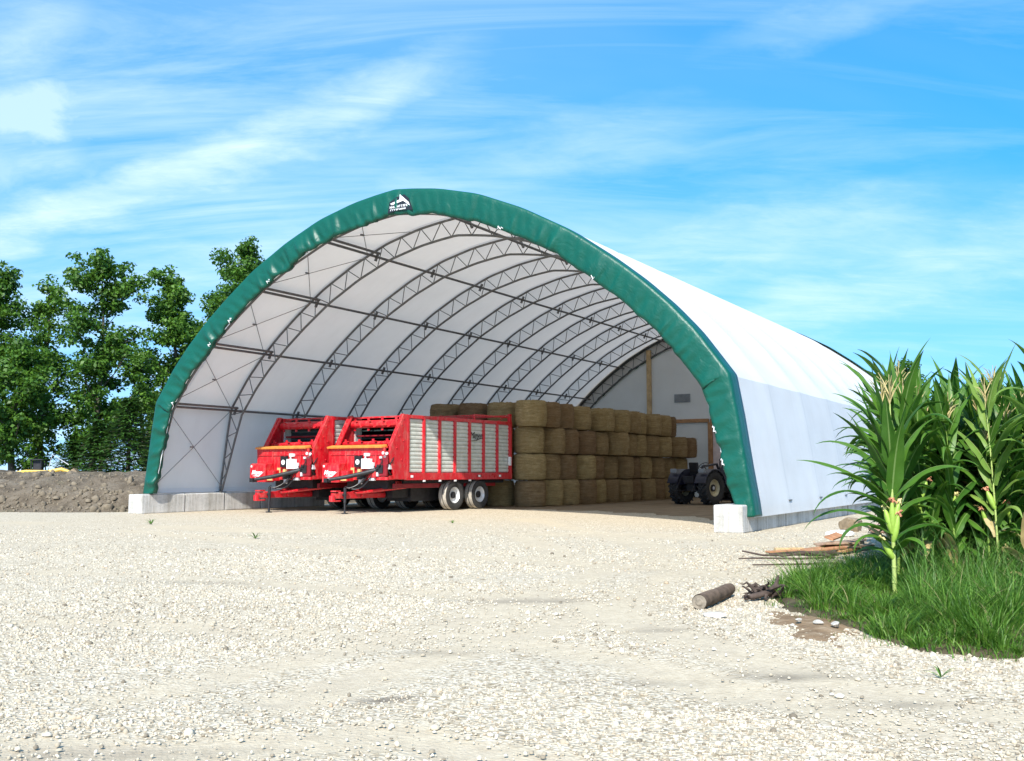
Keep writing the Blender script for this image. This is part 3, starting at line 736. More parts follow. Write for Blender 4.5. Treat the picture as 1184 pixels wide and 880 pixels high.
# ------------------------------------------------------------------ hay bales
def bale_mesh(seed):
    r_ = np.random.default_rng(seed); n, m = 56, 22; h, R = 1.05, .65
    V = []; prof = [(0, .001), (0, .3), (.0, .55), (.015, .66)] + [(.03 + (h - .06) * k / m, 1.) for k in range(m + 1)] + [(h - .015, .66), (h, .55), (h, .3), (h, .001)]
    ph = r_.uniform(0, 6.28, 6)
    for j, (z, q) in enumerate(prof):
        rr = R * (1. if q == 1. else q / .72)
        if q == 1.:
            t = (z - h / 2) / (h / 2); rr = R * (1 - .11 * abs(t) ** 4 + .010 * math.sin(9 * t + ph[0]) + .008 * math.sin(23 * t + ph[1]))
        for i in range(n):
            a = 2 * PI * i / n
            w = 1 + .014 * math.sin(2 * a + ph[2]) + .010 * math.sin(3 * a + ph[3]) + .007 * math.sin(7 * a + ph[4] + z * 3)
            d = rr * w + (r_.normal(0, .007) if q >= .66 else 0)
            V.append((d * math.cos(a), d * math.sin(a), z + (r_.normal(0, .012) if q < .9 else 0)))
    k = len(prof); F = []
    for j in range(k - 1):
        i = np.arange(n); F.append(np.stack([j * n + i, j * n + (i + 1) % n, (j + 1) * n + (i + 1) % n, (j + 1) * n + i], 1))
    F = np.concatenate(F)
    V = np.array(V)
    # loose stems sticking out
    k = 420; a = r_.uniform(0, 2 * PI, k); z = r_.uniform(.02, h - .02, k); L_ = r_.uniform(.03, .10, k); sl = r_.normal(0, .7, (k, 2))
    base = np.stack([R * .985 * np.cos(a), R * .985 * np.sin(a), z], 1); out = np.stack([np.cos(a), np.sin(a), 0 * a], 1); tan = np.stack([-np.sin(a), np.cos(a), 0 * a], 1)
    tip = base + out * (L_ * .45)[:, None] + tan * (L_ * sl[:, 0])[:, None] + np.stack([0 * a, 0 * a, L_ * sl[:, 1] * .5 - .01], 1)
    wv = np.stack([0 * a, 0 * a, np.full(k, .006)], 1)
    o = len(V); V = np.concatenate([V, base, base + wv, tip + wv, tip]); i = np.arange(k)
    F = np.concatenate([F, np.stack([o + i, o + k + i, o + 2 * k + i, o + 3 * k + i], 1)])
    return V, F
bmesh_objs = []
LAY = ['bottom', 'second', 'third', 'top']
def put_bale(u, v, layer, lab):
    if len(bmesh_objs) < 7:
        V, F = bale_mesh(20 + len(bmesh_objs)); o = np_obj('hay_bale', V, F, M['hay'], None, True); bmesh_objs.append(o)
    else:
        o = rnd.choice(bmesh_objs).copy(); COL.objects.link(o)
    o.location = shed(u, v, .012 + layer * 1.06); o.rotation_euler = (rnd.uniform(-.012, .012), rnd.uniform(-.012, .012), rnd.uniform(0, 6.28))
    k = rnd.uniform(.94, 1.05); o.scale = (k, k, rnd.uniform(.97, 1.0))
    tag(o, lab, 'hay bale', 'round hay bales stacked in the shed')
for layer in range(4):
    nn = [12, 12, 12, 12][layer]
    for k in range(nn):
        u = 12.72 + rnd.uniform(-.15, .15); v = 12.12 + k * 1.41 + rnd.uniform(-.09, .09)
        if layer == 2: u += (.10 if k == 0 else (-.28 if k in (3, 5, 10, 11) else -.04)); v += .05
        if layer == 3: u += [-.1, -.05, 0, .05, -.45, -.5, -.55, -.05, -.35, -.3, 0, .2][k]; v += -.25 + (.0 if k < 4 else .3)
        else: u += rnd.uniform(-.04, .04)
        if layer >= 2 and k == 11 and layer == 3: continue
        if layer == 2: u -= .02 * k
        put_bale(u, v, layer, f'round hay bale in the {LAY[layer]} layer, {ORD[k]} from the front of the aisle row')
    for k in range(1, 4):
        put_bale(12.75 + 1.43 * k + (-.1 if layer == 3 else 0), 12.2 + rnd.uniform(-.06, .06), layer, f'round hay bale in the {LAY[layer]} layer behind the wagons, {ORD[k]} from the aisle corner')

def loose_hay(N):
    t = npr.random(N); side = npr.random(N) < .8
    u = np.where(side, 12.0 - np.abs(npr.normal(0, .30, N)), 12.2 + 4 * npr.random(N)); v = np.where(side, 11.6 + 17 * t, 11.35 - np.abs(npr.normal(0, .25, N)))
    B = np.array([shed(a, b, .018) for a, b in zip(u, v)]); an = npr.uniform(0, 2 * PI, N); l = npr.uniform(.05, .16, N)
    d = np.stack([np.cos(an), np.sin(an), npr.uniform(-.05, .35, N)], 1) * l[:, None]; w = np.stack([-np.sin(an), np.cos(an), 0 * an], 1) * .007
    V = np.concatenate([B, B + w, B + d + w, B + d]); i = np.arange(N); F = np.stack([i, N + i, 2 * N + i, 3 * N + i], 1)
    tag(np_obj('loose_hay', V, F, M['hay']), 'loose hay spilled on the floor along the bale stack', 'hay', kind='stuff')
loose_hay(7000)

# ------------------------------------------------------------------ ground sheets
def grid(x0, x1, y0, y1, nx, ny, fz):
    xs = np.linspace(x0, x1, nx); ys = np.linspace(y0, y1, ny); X, Y = np.meshgrid(xs, ys)
    Z = fz(X, Y); V = np.stack([X.ravel(), Y.ravel(), Z.ravel()], 1)
    i, j = np.meshgrid(np.arange(nx - 1), np.arange(ny - 1)); a = (j * nx + i).ravel()
    return V, np.stack([a, a + 1, a + nx + 1, a + nx], 1)
def vnoise(X, Y, seed, octs=4, base=1.):
    r_ = np.random.default_rng(seed); out = 0; amp = 1.; f = base
    for k in range(octs):
        for q in range(5):
            th = r_.uniform(0, 2 * PI); p = r_.uniform(0, 2 * PI); s = f * r_.uniform(.7, 1.4)
            out = out + amp * np.sin((X * math.cos(th) + Y * math.sin(th)) * s + p + 1.3 * np.sin((X * math.sin(th) - Y * math.cos(th)) * s * .7 + p)) / 5
        amp *= .5; f *= 2.1
    return out
V, F = grid(-1500, 1500, -300, 2700, 60, 60, lambda X, Y: X * 0 - .22)
tag(np_obj('field', V, F, M['field']), kind='structure')
def yard_z(X, Y):
    near = np.clip((24 - Y) / 8, 0, 1); return near * (.022 * vnoise(X, Y, 3, 3, .9)) + near * .006 * vnoise(X, Y, 9, 2, 6.) + .0
TRACKS = [([(-6.5, 14.5), (-1.2, 12.1), (.5, 11.0), (1.5, 8.5), (2.2, 6.8), (3.2, 5.4)], .42), ([(-4.5, 9.6), (-.3, 8.7), (.8, 7.6), (1.8, 6.3), (2.6, 4.6)], .38), ([(-3.4, 5.5), (-1.9, 5.05), (-.6, 5.6), (.6, 4.6)], .34),
          ([(-9, 24), (-4, 19), (1, 15.5), (3, 13.8)], .6), ([(-2, 30), (.5, 20), (1.2, 14.5), (-.2, 10), (-2.5, 6.5)], .4), ([(.5, 30), (2.6, 20), (2.4, 14.5), (1.0, 10.4), (-1.4, 6.3)], .4), ([(-14, 28), (-6, 24), (3, 22.5), (5, 20)], .8)]
DAMP = [(.25, 11.1, .75, .22, .5), (1.95, 7.05, .42, .12, .75), (-.82, 6.45, .22, .10, .8), (1.35, 9.1, .25, .12, .6), (-2.0, 5.15, .6, .12, .5), (-.6, 8.0, .35, .10, .45), (2.4, 6.3, .4, .1, .5), (-4, 13, .9, .2, .3), (.9, 6.9, .5, .1, .35)]
def polyd(P, line):
    d = np.full(len(P), 1e9)
    for a, b in zip(line[:-1], line[1:]):
        a = np.array(a, float); b = np.array(b, float); ab = b - a; t = np.clip(((P - a) @ ab) / (ab @ ab), 0, 1); d = np.minimum(d, np.hypot(*(P - a - t[:, None] * ab).T))
    return d
def wear(X, Y):
    P = np.stack([X, Y], 1); Q = P + .18 * np.stack([vnoise(X, Y, 71, 3, 1.2), vnoise(X, Y, 72, 3, 1.2)], 1); w = np.zeros(len(P))
    for ln, wd in TRACKS: w = np.maximum(w, np.exp(-(polyd(Q, ln) / wd) ** 2))
    w = w * np.clip(.75 + .6 * vnoise(X, Y, 73, 3, .8), 0, 1.2)
    return np.clip(w + .55 * np.clip(vnoise(X, Y * 1.6, 74, 3, .35) - .15, 0, 1), 0, 1)
def damp(X, Y):
    Xq = X + .08 * vnoise(X, Y, 75, 3, 4.); Yq = Y + .06 * vnoise(X, Y, 76, 3, 4.); d = np.zeros(len(X))
    for (x, y, a, b, k) in DAMP: d = np.maximum(d, k * np.exp(-((Xq - x) / a) ** 2 - ((Yq - y - .12 * (Xq - x)) / b) ** 2))
    return np.clip(d * (1 + .5 * vnoise(X, Y, 77, 2, 9.)), 0, 1)
def yard():
    V1, F1 = grid(-46, 40, -12, 74, 2 * 173, 2 * 173, yard_z)
    inner = (np.abs(V1[F1][:, :, 0].mean(1)) < 12) & (V1[F1][:, :, 1].mean(1) > 3.0) & (V1[F1][:, :, 1].mean(1) < 26)
    # the near part is cut finer so ruts and stains keep their shape
    xs = np.unique(np.round(V1[F1[inner]][:, :, 0], 6)); ys = np.unique(np.round(V1[F1[inner]][:, :, 1], 6))
    V2, F2 = grid(xs[0], xs[-1], ys[0], ys[-1], (len(xs) - 1) * 4 + 1, (len(ys) - 1) * 4 + 1, yard_z)
    V = np.concatenate([V1, V2]); F = np.concatenate([F1[~inner], F2 + len(V1)])
    w = wear(V[:, 0], V[:, 1]); V[:, 2] -= .012 * w * (V[:, 1] < 24)
    o = np_obj('gravel_yard', V, F, M['gravel'], None, True); me = o.data
    if len(me.vertices) == len(V):
        for nm, val in (('wear', w), ('damp', damp(V[:, 0], V[:, 1]))):
            at = me.attributes.new(nm, 'FLOAT', 'POINT'); at.data.foreach_set('value', val.astype(np.float32))
    tag(o, kind='structure')
yard()
# packed floor, tone darkened for shade; ragged front edge follows the arch's shadow
fl = []; n = 60
for k in range(n + 1):
    x = -20.6 + 19.8 * k / n; fl.append((x, 3.2 + 6.5 * math.sin(PI * min(1, (k / n) * 1.0)) ** .8 * (1 if k < n else 0) + .35 * math.sin(k * .9) + .25 * math.sin(k * 2.3)))
fl += [(-.8, LEN - .2), (-20.6, LEN - .2)]
mb = MB(); mb.add([(x, y, .006) for x, y in fl], [tuple(range(len(fl)))]); o = mb.build('shed_floor', M['floor'], fix=False); o.location = (RX, RY, 0); o.rotation_euler = (0, 0, -YAW); tag(o, kind='structure')
# soil bank left of the shed (built in shed coordinates: u to the left, v to the back)
def bank():
    nu, nv = 330, 260
    us = 21.75 + np.linspace(0, 1, nu) ** 1.3 * 70; vs = np.linspace(-46, 62, nv)
    U, Vv = np.meshgrid(us, vs); X = RX + L.x * U + A.x * Vv; Y = RY + L.y * U + A.y * Vv
    edge = 34.5 + .35 * vnoise(X, Y * 0, 5, 3, .6)
    t = np.clip((Y - edge) / 3.2, 0, 1); rise = t * t * (3 - 2 * t)
    e2 = np.clip((U - 21.7) / 1.5, 0, 1); e2 = e2 * e2 * (3 - 2 * e2)
    far = np.clip((Y - 44) / 4, 0, 1)
    stp = .5 * t + .5 * np.clip((t - .30 - .05 * vnoise(X, Y * 0, 6, 3, 1.1)) / .10, 0, 1); rise = .45 * rise + .55 * stp
    Z = rise * e2 * (1.12 + .20 * np.clip((Y - 37.5) / 4, 0, 1) - .55 * far)
    rough = rise * e2 * (1 - far * .6)
    Z = Z + rough * (.11 * vnoise(X, Y, 11, 4, 1.3) + .16 * np.clip(vnoise(X, Y, 13, 3, 4.) - .1, -.6, .5) + .07 * vnoise(X, Y, 15, 2, 11.)) - .05 * (1 - np.clip(rise * e2 * 8, 0, 1))
    P = np.stack([X.ravel(), Y.ravel(), Z.ravel()], 1)
    i, j = np.meshgrid(np.arange(nu - 1), np.arange(nv - 1)); a = (j * nu + i).ravel(); F = np.stack([a, a + nu, a + nu + 1, a + 1], 1)
    tag(np_obj('soil_bank', P, F, M['soil'], None, True), kind='structure')
bank()
def clods(N):
    X = npr.uniform(-34, -12.2, N); Y = np.where(npr.random(N) < .5, 35.6 + npr.normal(0, .45, N), 34.7 + npr.random(N) * 6)
    u = (X - RX) * L.x + (Y - RY) * L.y; k = u > 22.3; X, Y = X[k], Y[k]; N = len(X)
    bk = bpy.data.objects['soil_bank']; dg = bpy.context.evaluated_depsgraph_get()
    Zs = np.array([(lambda q: q[1].z if q[0] else 0.)(bk.ray_cast((x, y, 5), (0, 0, -1))) for x, y in zip(X, Y)])
    sz = np.clip(npr.lognormal(math.log(.035), .6, N), .012, .17)
    ico = np.array([(0, 0, 1), (.89, 0, .45), (.28, .85, .45), (-.72, .53, .45), (-.72, -.53, .45), (.28, -.85, .45), (.72, .53, -.45), (-.28, .85, -.45), (-.89, 0, -.45), (-.28, -.85, -.45), (.72, -.53, -.45), (0, 0, -1)])
    fc = np.array([(0, 1, 2), (0, 2, 3), (0, 3, 4), (0, 4, 5), (0, 5, 1), (1, 6, 2), (2, 7, 3), (3, 8, 4), (4, 9, 5), (5, 10, 1), (6, 7, 2), (7, 8, 3), (8, 9, 4), (9, 10, 5), (10, 6, 1)])
    Q = ico[None] * (1 + npr.normal(0, .2, (N, 12, 3))) * (sz[:, None, None] * npr.uniform(.6, 1.4, (N, 1, 3)))
    Q += np.stack([X, Y, Zs + sz * .3], 1)[:, None]
    F = (np.arange(N)[:, None, None] * 12 + fc[None]).reshape(-1, 3)
    tag(np_obj('soil_clods', Q.reshape(-1, 3), F, M['clod']), 'dark lumps of earth strewn over the soil bank', 'soil', kind='stuff')
bpy.context.view_layer.update()
M['clod'] = plain('earth_clod', (.17, .14, .10), .95, 0, .4, 5, .1, 0, .6, 15)
clods(2600)
# earth under the corn and grass: low raised bed
VERGE = [(3.2, 12.5), (2.98, 11.5), (2.86, 10.5), (3.08, 9.5), (3.12, 8.7), (3.28, 8.05), (3.75, 7.75), (4.6, 7.6), (6.5, 7.5), (12, 8), (22, 22), (22, 60), (14.0, 38.), (10.6, 28.), (8.7, 23.5), (7.1, 18.6), (5.7, 15.5), (4.5, 13.9), (3.5, 12.9)]
def inside(P, poly):
    x, y = P[:, 0], P[:, 1]; c = np.zeros(len(P), bool); n = len(poly)
    for i in range(n):
        x0, y0 = poly[i]; x1, y1 = poly[(i + 1) % n]
        with np.errstate(divide='ignore', invalid='ignore'):
            h = ((y0 > y) != (y1 > y)) & (x < (x1 - x0) * (y - y0) / (y1 - y0 + 1e-12) + x0)
        c ^= h
    return c
def edge_dist(P, poly):
    d = np.full(len(P), 1e9); n = len(poly)
    for i in range(n):
        a = np.array(poly[i]); b = np.array(poly[(i + 1) % n]); ab = b - a
        t = np.clip(((P - a) @ ab) / (ab @ ab), 0, 1); d = np.minimum(d, np.hypot(*(P - a - t[:, None] * ab).T))
    return d
def verge_h(P):
    d = edge_dist(P, VERGE); return np.where(inside(P, VERGE), .02 + .10 * np.clip(d / .8, 0, 1) + .012 * vnoise(P[:, 0], P[:, 1], 21, 3, 3.), -.03)
def verge():
    V, F = grid(2.4, 22, 7.2, 46, 200, 380, lambda X, Y: X * 0)
    V[:, 2] = verge_h(V[:, :2]); keep = (V[F][:, :, 2] > -.029).any(1)
    tag(np_obj('verge_soil', V, F[keep], M['moss'], None, True), kind='structure')
verge()
def blob_sheet(name, pts, z, mat):
    mb = MB(); mb.add([(x, y, z) for x, y in pts], [tuple(range(len(pts)))]); return mb.build(name, mat, fix=False)
cx, cy = 2.78, 9.4; P = []
for k in range(40):
    a = 2 * PI * k / 40; q = 1 + .18 * math.sin(3 * a + 1) + .12 * math.sin(7 * a) + rnd.uniform(-.05, .05)
    P.append((cx + .42 * q * math.cos(a) + .10 * math.sin(a), cy + 1.0 * q * math.sin(a)))
V, F = grid(2.1, 3.5, 8.1, 10.7, 90, 160, lambda X, Y: X * 0)
ins = inside(V[:, :2], P); ed = edge_dist(V[:, :2], P)
V[:, 2] = np.where(ins, yard_z(V[:, 0], V[:, 1]) - .006 + .03 * np.clip(ed / .3, 0, 1) + .008 * vnoise(V[:, 0], V[:, 1], 31, 3, 9.), -.1)
tag(np_obj('dirt_patch', V, F[(V[F][:, :, 2] > -.09).all(1)], M['dirt'], None, True), kind='structure')

# loose stones on the yard
def stones(N):
    # denser near the camera, patchy like spread gravel
    Y = 4.2 + (npr.random(N) ** 1.45) * 24; X = (npr.random(N) - .5) * (Y * 1.12 + 1.)
    P = np.stack([X, Y], 1)
    pat = vnoise(X * .25, Y * .8, 41, 3, 1.4)
    keep = (pat + npr.normal(0, .35, N) > -.30) & ~inside(P, VERGE) & (npr.random(N) < np.interp(Y, [13, 27], [1., .05])) & (npr.random(N) > .93 * wear(X, Y) ** .7); P = P[keep]; N = len(P)
    s = npr.lognormal(math.log(.0066), .45, N) * np.interp(Y[keep], [4, 14], [1., 1.35]); s = np.clip(s, .004, .030)
    ico = np.array([(0, 0, 1), (.89, 0, .45), (.28, .85, .45), (-.72, .53, .45), (-.72, -.53, .45), (.28, -.85, .45), (.72, .53, -.45), (-.28, .85, -.45), (-.89, 0, -.45), (-.28, -.85, -.45), (.72, -.53, -.45), (0, 0, -1)])
    fc = np.array([(0, 1, 2), (0, 2, 3), (0, 3, 4), (0, 4, 5), (0, 5, 1), (1, 6, 2), (2, 7, 3), (3, 8, 4), (4, 9, 5), (5, 10, 1), (6, 7, 2), (7, 8, 3), (8, 9, 4), (9, 10, 5), (10, 6, 1)])
    jit = 1 + npr.normal(0, .16, (N, 12, 3)); B = ico[None] * jit * (s[:, None, None] * npr.uniform(.65, 1.25, (N, 1, 3))); B[:, :, 2] *= .75
    a = npr.uniform(0, 2 * PI, N); c, sn = np.cos(a)[:, None], np.sin(a)[:, None]
    Q = np.stack([B[:, :, 0] * c - B[:, :, 1] * sn, B[:, :, 0] * sn + B[:, :, 1] * c, B[:, :, 2]], 2)
    zb = yard_z(P[:, 0], P[:, 1])
    Q += np.concatenate([P, (zb + s * .22)[:, None]], 1)[:, None]
    F = (np.arange(N)[:, None, None] * 12 + fc[None]).reshape(-1, 3)
    return tag(np_obj('gravel_stones', Q.reshape(-1, 3), F, M['stone']), 'loose pale limestone chips scattered over the yard', 'gravel', kind='stuff')
stones(230000)

# ------------------------------------------------------------------ grass, weeds
def blades(name, P, h, wd, mat, lean=.5, segs=4, lab='', dirbias=None):
    N = len(P); a = npr.uniform(0, 2 * PI, N); d = np.stack([np.cos(a), np.sin(a)], 1)
    if dirbias is not None: d = d + dirbias; d /= np.hypot(d[:, 0], d[:, 1])[:, None]
    ln = h * npr.uniform(.15, 1., N) * lean; side = np.stack([-d[:, 1], d[:, 0]], 1)
    tw = npr.uniform(-.9, .9, N); side = side * np.cos(tw)[:, None] + d * np.sin(tw)[:, None]
    z0 = np.maximum(verge_h(P), -.0) - .02; droop = npr.uniform(.2, 1., N)
    V = np.zeros((N, segs + 1, 2, 3))
    for k in range(segs + 1):
        t = k / segs; off = d * (ln * t ** 1.8)[:, None]; zz = z0 + h * (t - .38 * droop * t ** 3 * lean)
        w = wd * (1 - t ** 1.6) * .5 + .0006
        for q, sg in ((0, -1), (1, 1)):
            V[:, k, q, :2] = P + off + side * (sg * w)[:, None]; V[:, k, q, 2] = zz
    F = []
    b = np.arange(N) * (segs + 1) * 2
    for k in range(segs): F.append(np.stack([b + 2 * k, b + 2 * k + 1, b + 2 * k + 3, b + 2 * k + 2], 1))
    F = np.stack(F, 1).reshape(-1, 4)
    return tag(np_obj(name, V.reshape(-1, 3), F, mat, None, True), lab, 'grass', kind='stuff')
def sample(N, x0, x1, y0, y1):
    P = np.stack([npr.uniform(x0, x1, N), npr.uniform(y0, y1, N)], 1); return P[inside(P, VERGE)]
def grass():
    P = np.concatenate([sample(90000, 2.5, 13, 7.3, 30), sample(30000, 2.5, 6.2, 7.3, 13)])
    clump = vnoise(P[:, 0], P[:, 1], 51, 3, 2.6); d = edge_dist(P, VERGE)
    near = (P[:, 1] < 12.8) | (d < 2.2); view = P[:, 0] < P[:, 1] * .56 + .4
    keep = (clump + npr.normal(0, .3, len(P)) > -.40) & near & view
    P, d, clump = P[keep], d[keep], clump[keep]
    h = (.08 + .14 * np.clip(d / .6, 0, 1)) * npr.uniform(.5, 1.5, len(P)) * np.clip(1 + .9 * clump, .4, 2)
    b = np.zeros((len(P), 2))
    # tussocks: blades fanning out from a common foot
    T = sample(5200, 2.8, 13, 7.4, 30); dT = edge_dist(T, VERGE)
    kt = ((T[:, 1] < 12.8) | (dT < 2.2)) & (T[:, 0] < T[:, 1] * .56 + .4); T, dT = T[kt], dT[kt]
    k = npr.integers(0, len(T), 62000); size = npr.lognormal(-.15, .45, len(T)) * np.where(npr.random(len(T)) < .3, 1.5, .85)
    an = npr.uniform(0, 2 * PI, len(k)); rr = npr.random(len(k)) * .07 * size[k]; o = np.stack([np.cos(an), np.sin(an)], 1)
    P2 = T[k] + o * rr[:, None]; h2 = np.minimum(.62, (.17 + .15 * np.clip(dT[k] / .6, 0, 1)) * size[k] * npr.uniform(.6, 1.25, len(k)))
    # stray blades creeping out over the gravel
    P3 = np.stack([npr.uniform(2.3, 7, 40000), npr.uniform(7.0, 15, 40000)], 1); d3 = edge_dist(P3, VERGE)
    P3 = P3[~inside(P3, VERGE) & (npr.random(len(P3)) < .55 * np.exp(-d3 / .10)) & (vnoise(P3[:, 0], P3[:, 1], 55, 3, 4.) > -.1)]
    P = np.concatenate([P, P3]); h = np.concatenate([h, npr.uniform(.05, .17, len(P3))]); b = np.concatenate([b, np.zeros((len(P3), 2))])
    P = np.concatenate([P, P2]); h = np.concatenate([h, h2]); h = h * np.interp(P[:, 1], [11.5, 13.5], [1., .72]) * (1 - .8 * np.exp(-((P[:, 0] - 3.86) / .42) ** 2 - ((P[:, 1] - 10.25) / .75) ** 2)); b = np.concatenate([b, o * 2.2])
    blades('grass', P, h, npr.uniform(.004, .012, len(P)), M['grass'], 1.15, 5, 'lush green grass on the verge in front of the corn', b)
    P = sample(30000, 3.6, 9, 7.7, 13.5); d = edge_dist(P, VERGE); cl = vnoise(P[:, 0], P[:, 1], 61, 2, 3.)
    keep = (cl + npr.normal(0, .4, len(P)) > .0) & (d > .35) & (P[:, 0] < P[:, 1] * .56 + .4) & (P[:, 0] > P[:, 1] * .395)
    P = P[keep]
    h = npr.uniform(.22, .9, len(P)) * np.clip((P[:, 1] - 7.5) / 2.8, .2, 1)
    blades('tall_weeds', P, h, npr.uniform(.005, .014, len(P)), M['weed'], .75, 6, 'tall thin weeds and grasses along the front of the corn')
grass()

# ------------------------------------------------------------------ corn
def ribbon(p, az, el, length, width, droop, segs=12, twist=0., wave=.012, r_=rnd):
    """one corn leaf: folded ribbon, arching over; returns verts (segs+1,5,3) and uv"""
    V = np.zeros((segs + 1, 5, 3)); UV = np.zeros((segs + 1, 5, 2)); pos = np.array(p, float); e = el; ph = r_.uniform(0, 6); azz = az
    for k in range(segs + 1):
        t = k / segs
        d = np.array([math.cos(azz) * math.cos(e), math.sin(azz) * math.cos(e), math.sin(e)])
        side = np.array([-math.sin(azz), math.cos(azz), 0.]); up = np.cross(d, side) * -1.
        tw = twist * t; s2 = side * math.cos(tw) + up * math.sin(tw); u2 = up * math.cos(tw) - side * math.sin(tw)
        w = width * (min(1, .45 + t * 2.6) if t < .25 else 1.) * max(0.02, (1 - max(0, (t - .25) / .75) ** 1.7))
        for q, x in enumerate((-1, -.5, 0, .5, 1)):
            wv = wave * math.sin(9 * t * 2 + ph + (2 if x > 0 else 0)) * abs(x) * (1 - t)
            V[k, q] = pos + s2 * x * w * .5 * .96 + u2 * (abs(x) * w * .22 + wv); UV[k, q] = ((x + 1) / 2, t)
        pos = pos + d * length / segs; e -= droop / segs * (.4 + 1.5 * t); azz += r_.uniform(-.03, .03)
    return V, UV
def leaves_obj(name, L_, mat, parent, mis=None):
    Vs, Us, Fs, mi, o = [], [], [], [], 0
    for idx, (V, U) in enumerate(L_):
        s = V.shape[0] - 1
        f = [(o + k * 5 + q, o + k * 5 + q + 1, o + (k + 1) * 5 + q + 1, o + (k + 1) * 5 + q) for k in range(s) for q in range(4)]
        Vs.append(V.reshape(-1, 3)); Us.append(U.reshape(-1, 2)); Fs += f; o += (s + 1) * 5; mi += [mis[idx] if mis else 0] * len(f)
    return np_obj(name, np.concatenate(Vs), np.array(Fs), mat, parent, True, np.concatenate(Us), np.array(mi) if mis else None)
def tassel(parent, top, r_, mat):
    mb = MB(); x, y, z = top
    mb.tube([(x, y, z - .05), (x + r_.uniform(-.01, .01), y, z + .30)], [.006, .003], 5)
    for k in range(11):
        a = r_.uniform(0, 6.28); l = r_.uniform(.14, .26); z0 = z + r_.uniform(.0, .12); sp = r_.uniform(.25, .75)
        mb.tube([(x, y, z0), (x + math.cos(a) * l * sp * .55, y + math.sin(a) * l * sp * .55, z0 + l * .62), (x + math.cos(a) * l * sp, y + math.sin(a) * l * sp, z0 + l * r_.uniform(.7, 1.))], [.006, .0055, .002], 5)
    return mb.build('tassel', mat, parent, fix=False)
def ear(parent, p, az, r_, silk, l=.22, tilt=.35, husk=None):
    mb = MB(); d = Vector((math.cos(az) * math.sin(tilt), math.sin(az) * math.sin(tilt), math.cos(tilt))); p = Vector(p)
    prof = [(0, .012), (.12, .026), (.4, .034), (.75, .029), (.95, .016), (1., .010)]
    mb.tube([p + d * l * t for t, q in prof], [q for t, q in prof], 10)
    e = mb.build('ear', husk or M['husk'], parent, True)
    mb = MB(); q = p + d * l
    for k in range(16):
        v = Vector((r_.uniform(-1, 1), r_.uniform(-1, 1), r_.uniform(-.4, 1))) * .045
        mb.tube([q - d * .01, q + d * .025 + v * .6, q + d * .02 + v + Vector((0, 0, -.02))], [.006, .007, .004], 4)
    mb.build('silk', silk, e)
def corn_plant(seed, H_=2.3, nl=13, pale=False, ears=1, stalkr=.016, custom=None, plane=None, tas=True, dry=0, low=.12):
    r_ = random.Random(seed); root = empty('corn_plant')
    lean = (r_.uniform(-.04, .04), r_.uniform(-.04, .04)); path = []
    for k in range(13):
        t = k / 12; path.append((lean[0] * H_ * t * t, lean[1] * H_ * t * t, -.03 + (H_ + .03) * t))
    at = lambda z: (lean[0] * H_ * (z / H_) ** 2, lean[1] * H_ * (z / H_) ** 2, z)
    mb = MB(); mb.tube(path, [stalkr * (1.15 - .75 * k / 12) for k in range(13)], 9)
    zz = .05
    while zz < H_ * .95:
        p = at(zz); q = stalkr * (1.15 - .75 * zz / H_) * 1.22; mb.tube([(p[0], p[1], zz - .008), (p[0], p[1], zz), (p[0], p[1], zz + .008)], [q * .9, q, q * .9], 9); zz += .15
    mb.build('stalk', M['stalkp'] if (pale or custom) else M['stalk'], root, True)
    L_, mi = [], []
    base = plane if plane is not None else r_.uniform(0, PI)
    if custom:
        for (z, az, el, l, w, dr, tw) in custom: L_.append(ribbon(at(z), az, el, l, w, dr, 14, tw, .012, r_)); mi.append(0)
    for k in range(nl):
        t = (k + r_.uniform(-.2, .2)) / max(1, nl - 1); z = H_ * (low + (.97 - low) * max(0, min(1, t))); az = base + (PI if k % 2 else 0) + r_.uniform(-.45, .45)
        l = (.46 + .50 * math.sin(PI * min(1, max(.1, t)) * .85)) * min(1, .25 + .4 * H_) * r_.uniform(.85, 1.15); el = rad(r_.uniform(48, 72)) if t < .8 else rad(r_.uniform(60, 84))
        L_.append(ribbon(at(z), az, el, l, r_.uniform(.10, .155), r_.uniform(.8, 2.5) if t < .8 else r_.uniform(.2, 1.0), 12, r_.uniform(-.8, .8), .014, r_)); mi.append(1 if (t < dry) else 0)
    leaves_obj('foliage', L_, [M['cornp'] if pale else M['corn'], M['dry']], root, mi)
    if tas: tassel(root, at(H_), r_, M['tassel'])
    for k in range(ears):
        z = H_ * .44 + k * .14; ear(root, at(z), base + PI / 2 + r_.uniform(-1, 1) + k * PI, r_, r_.choice([M['silk'], M['silky']]))
    return root
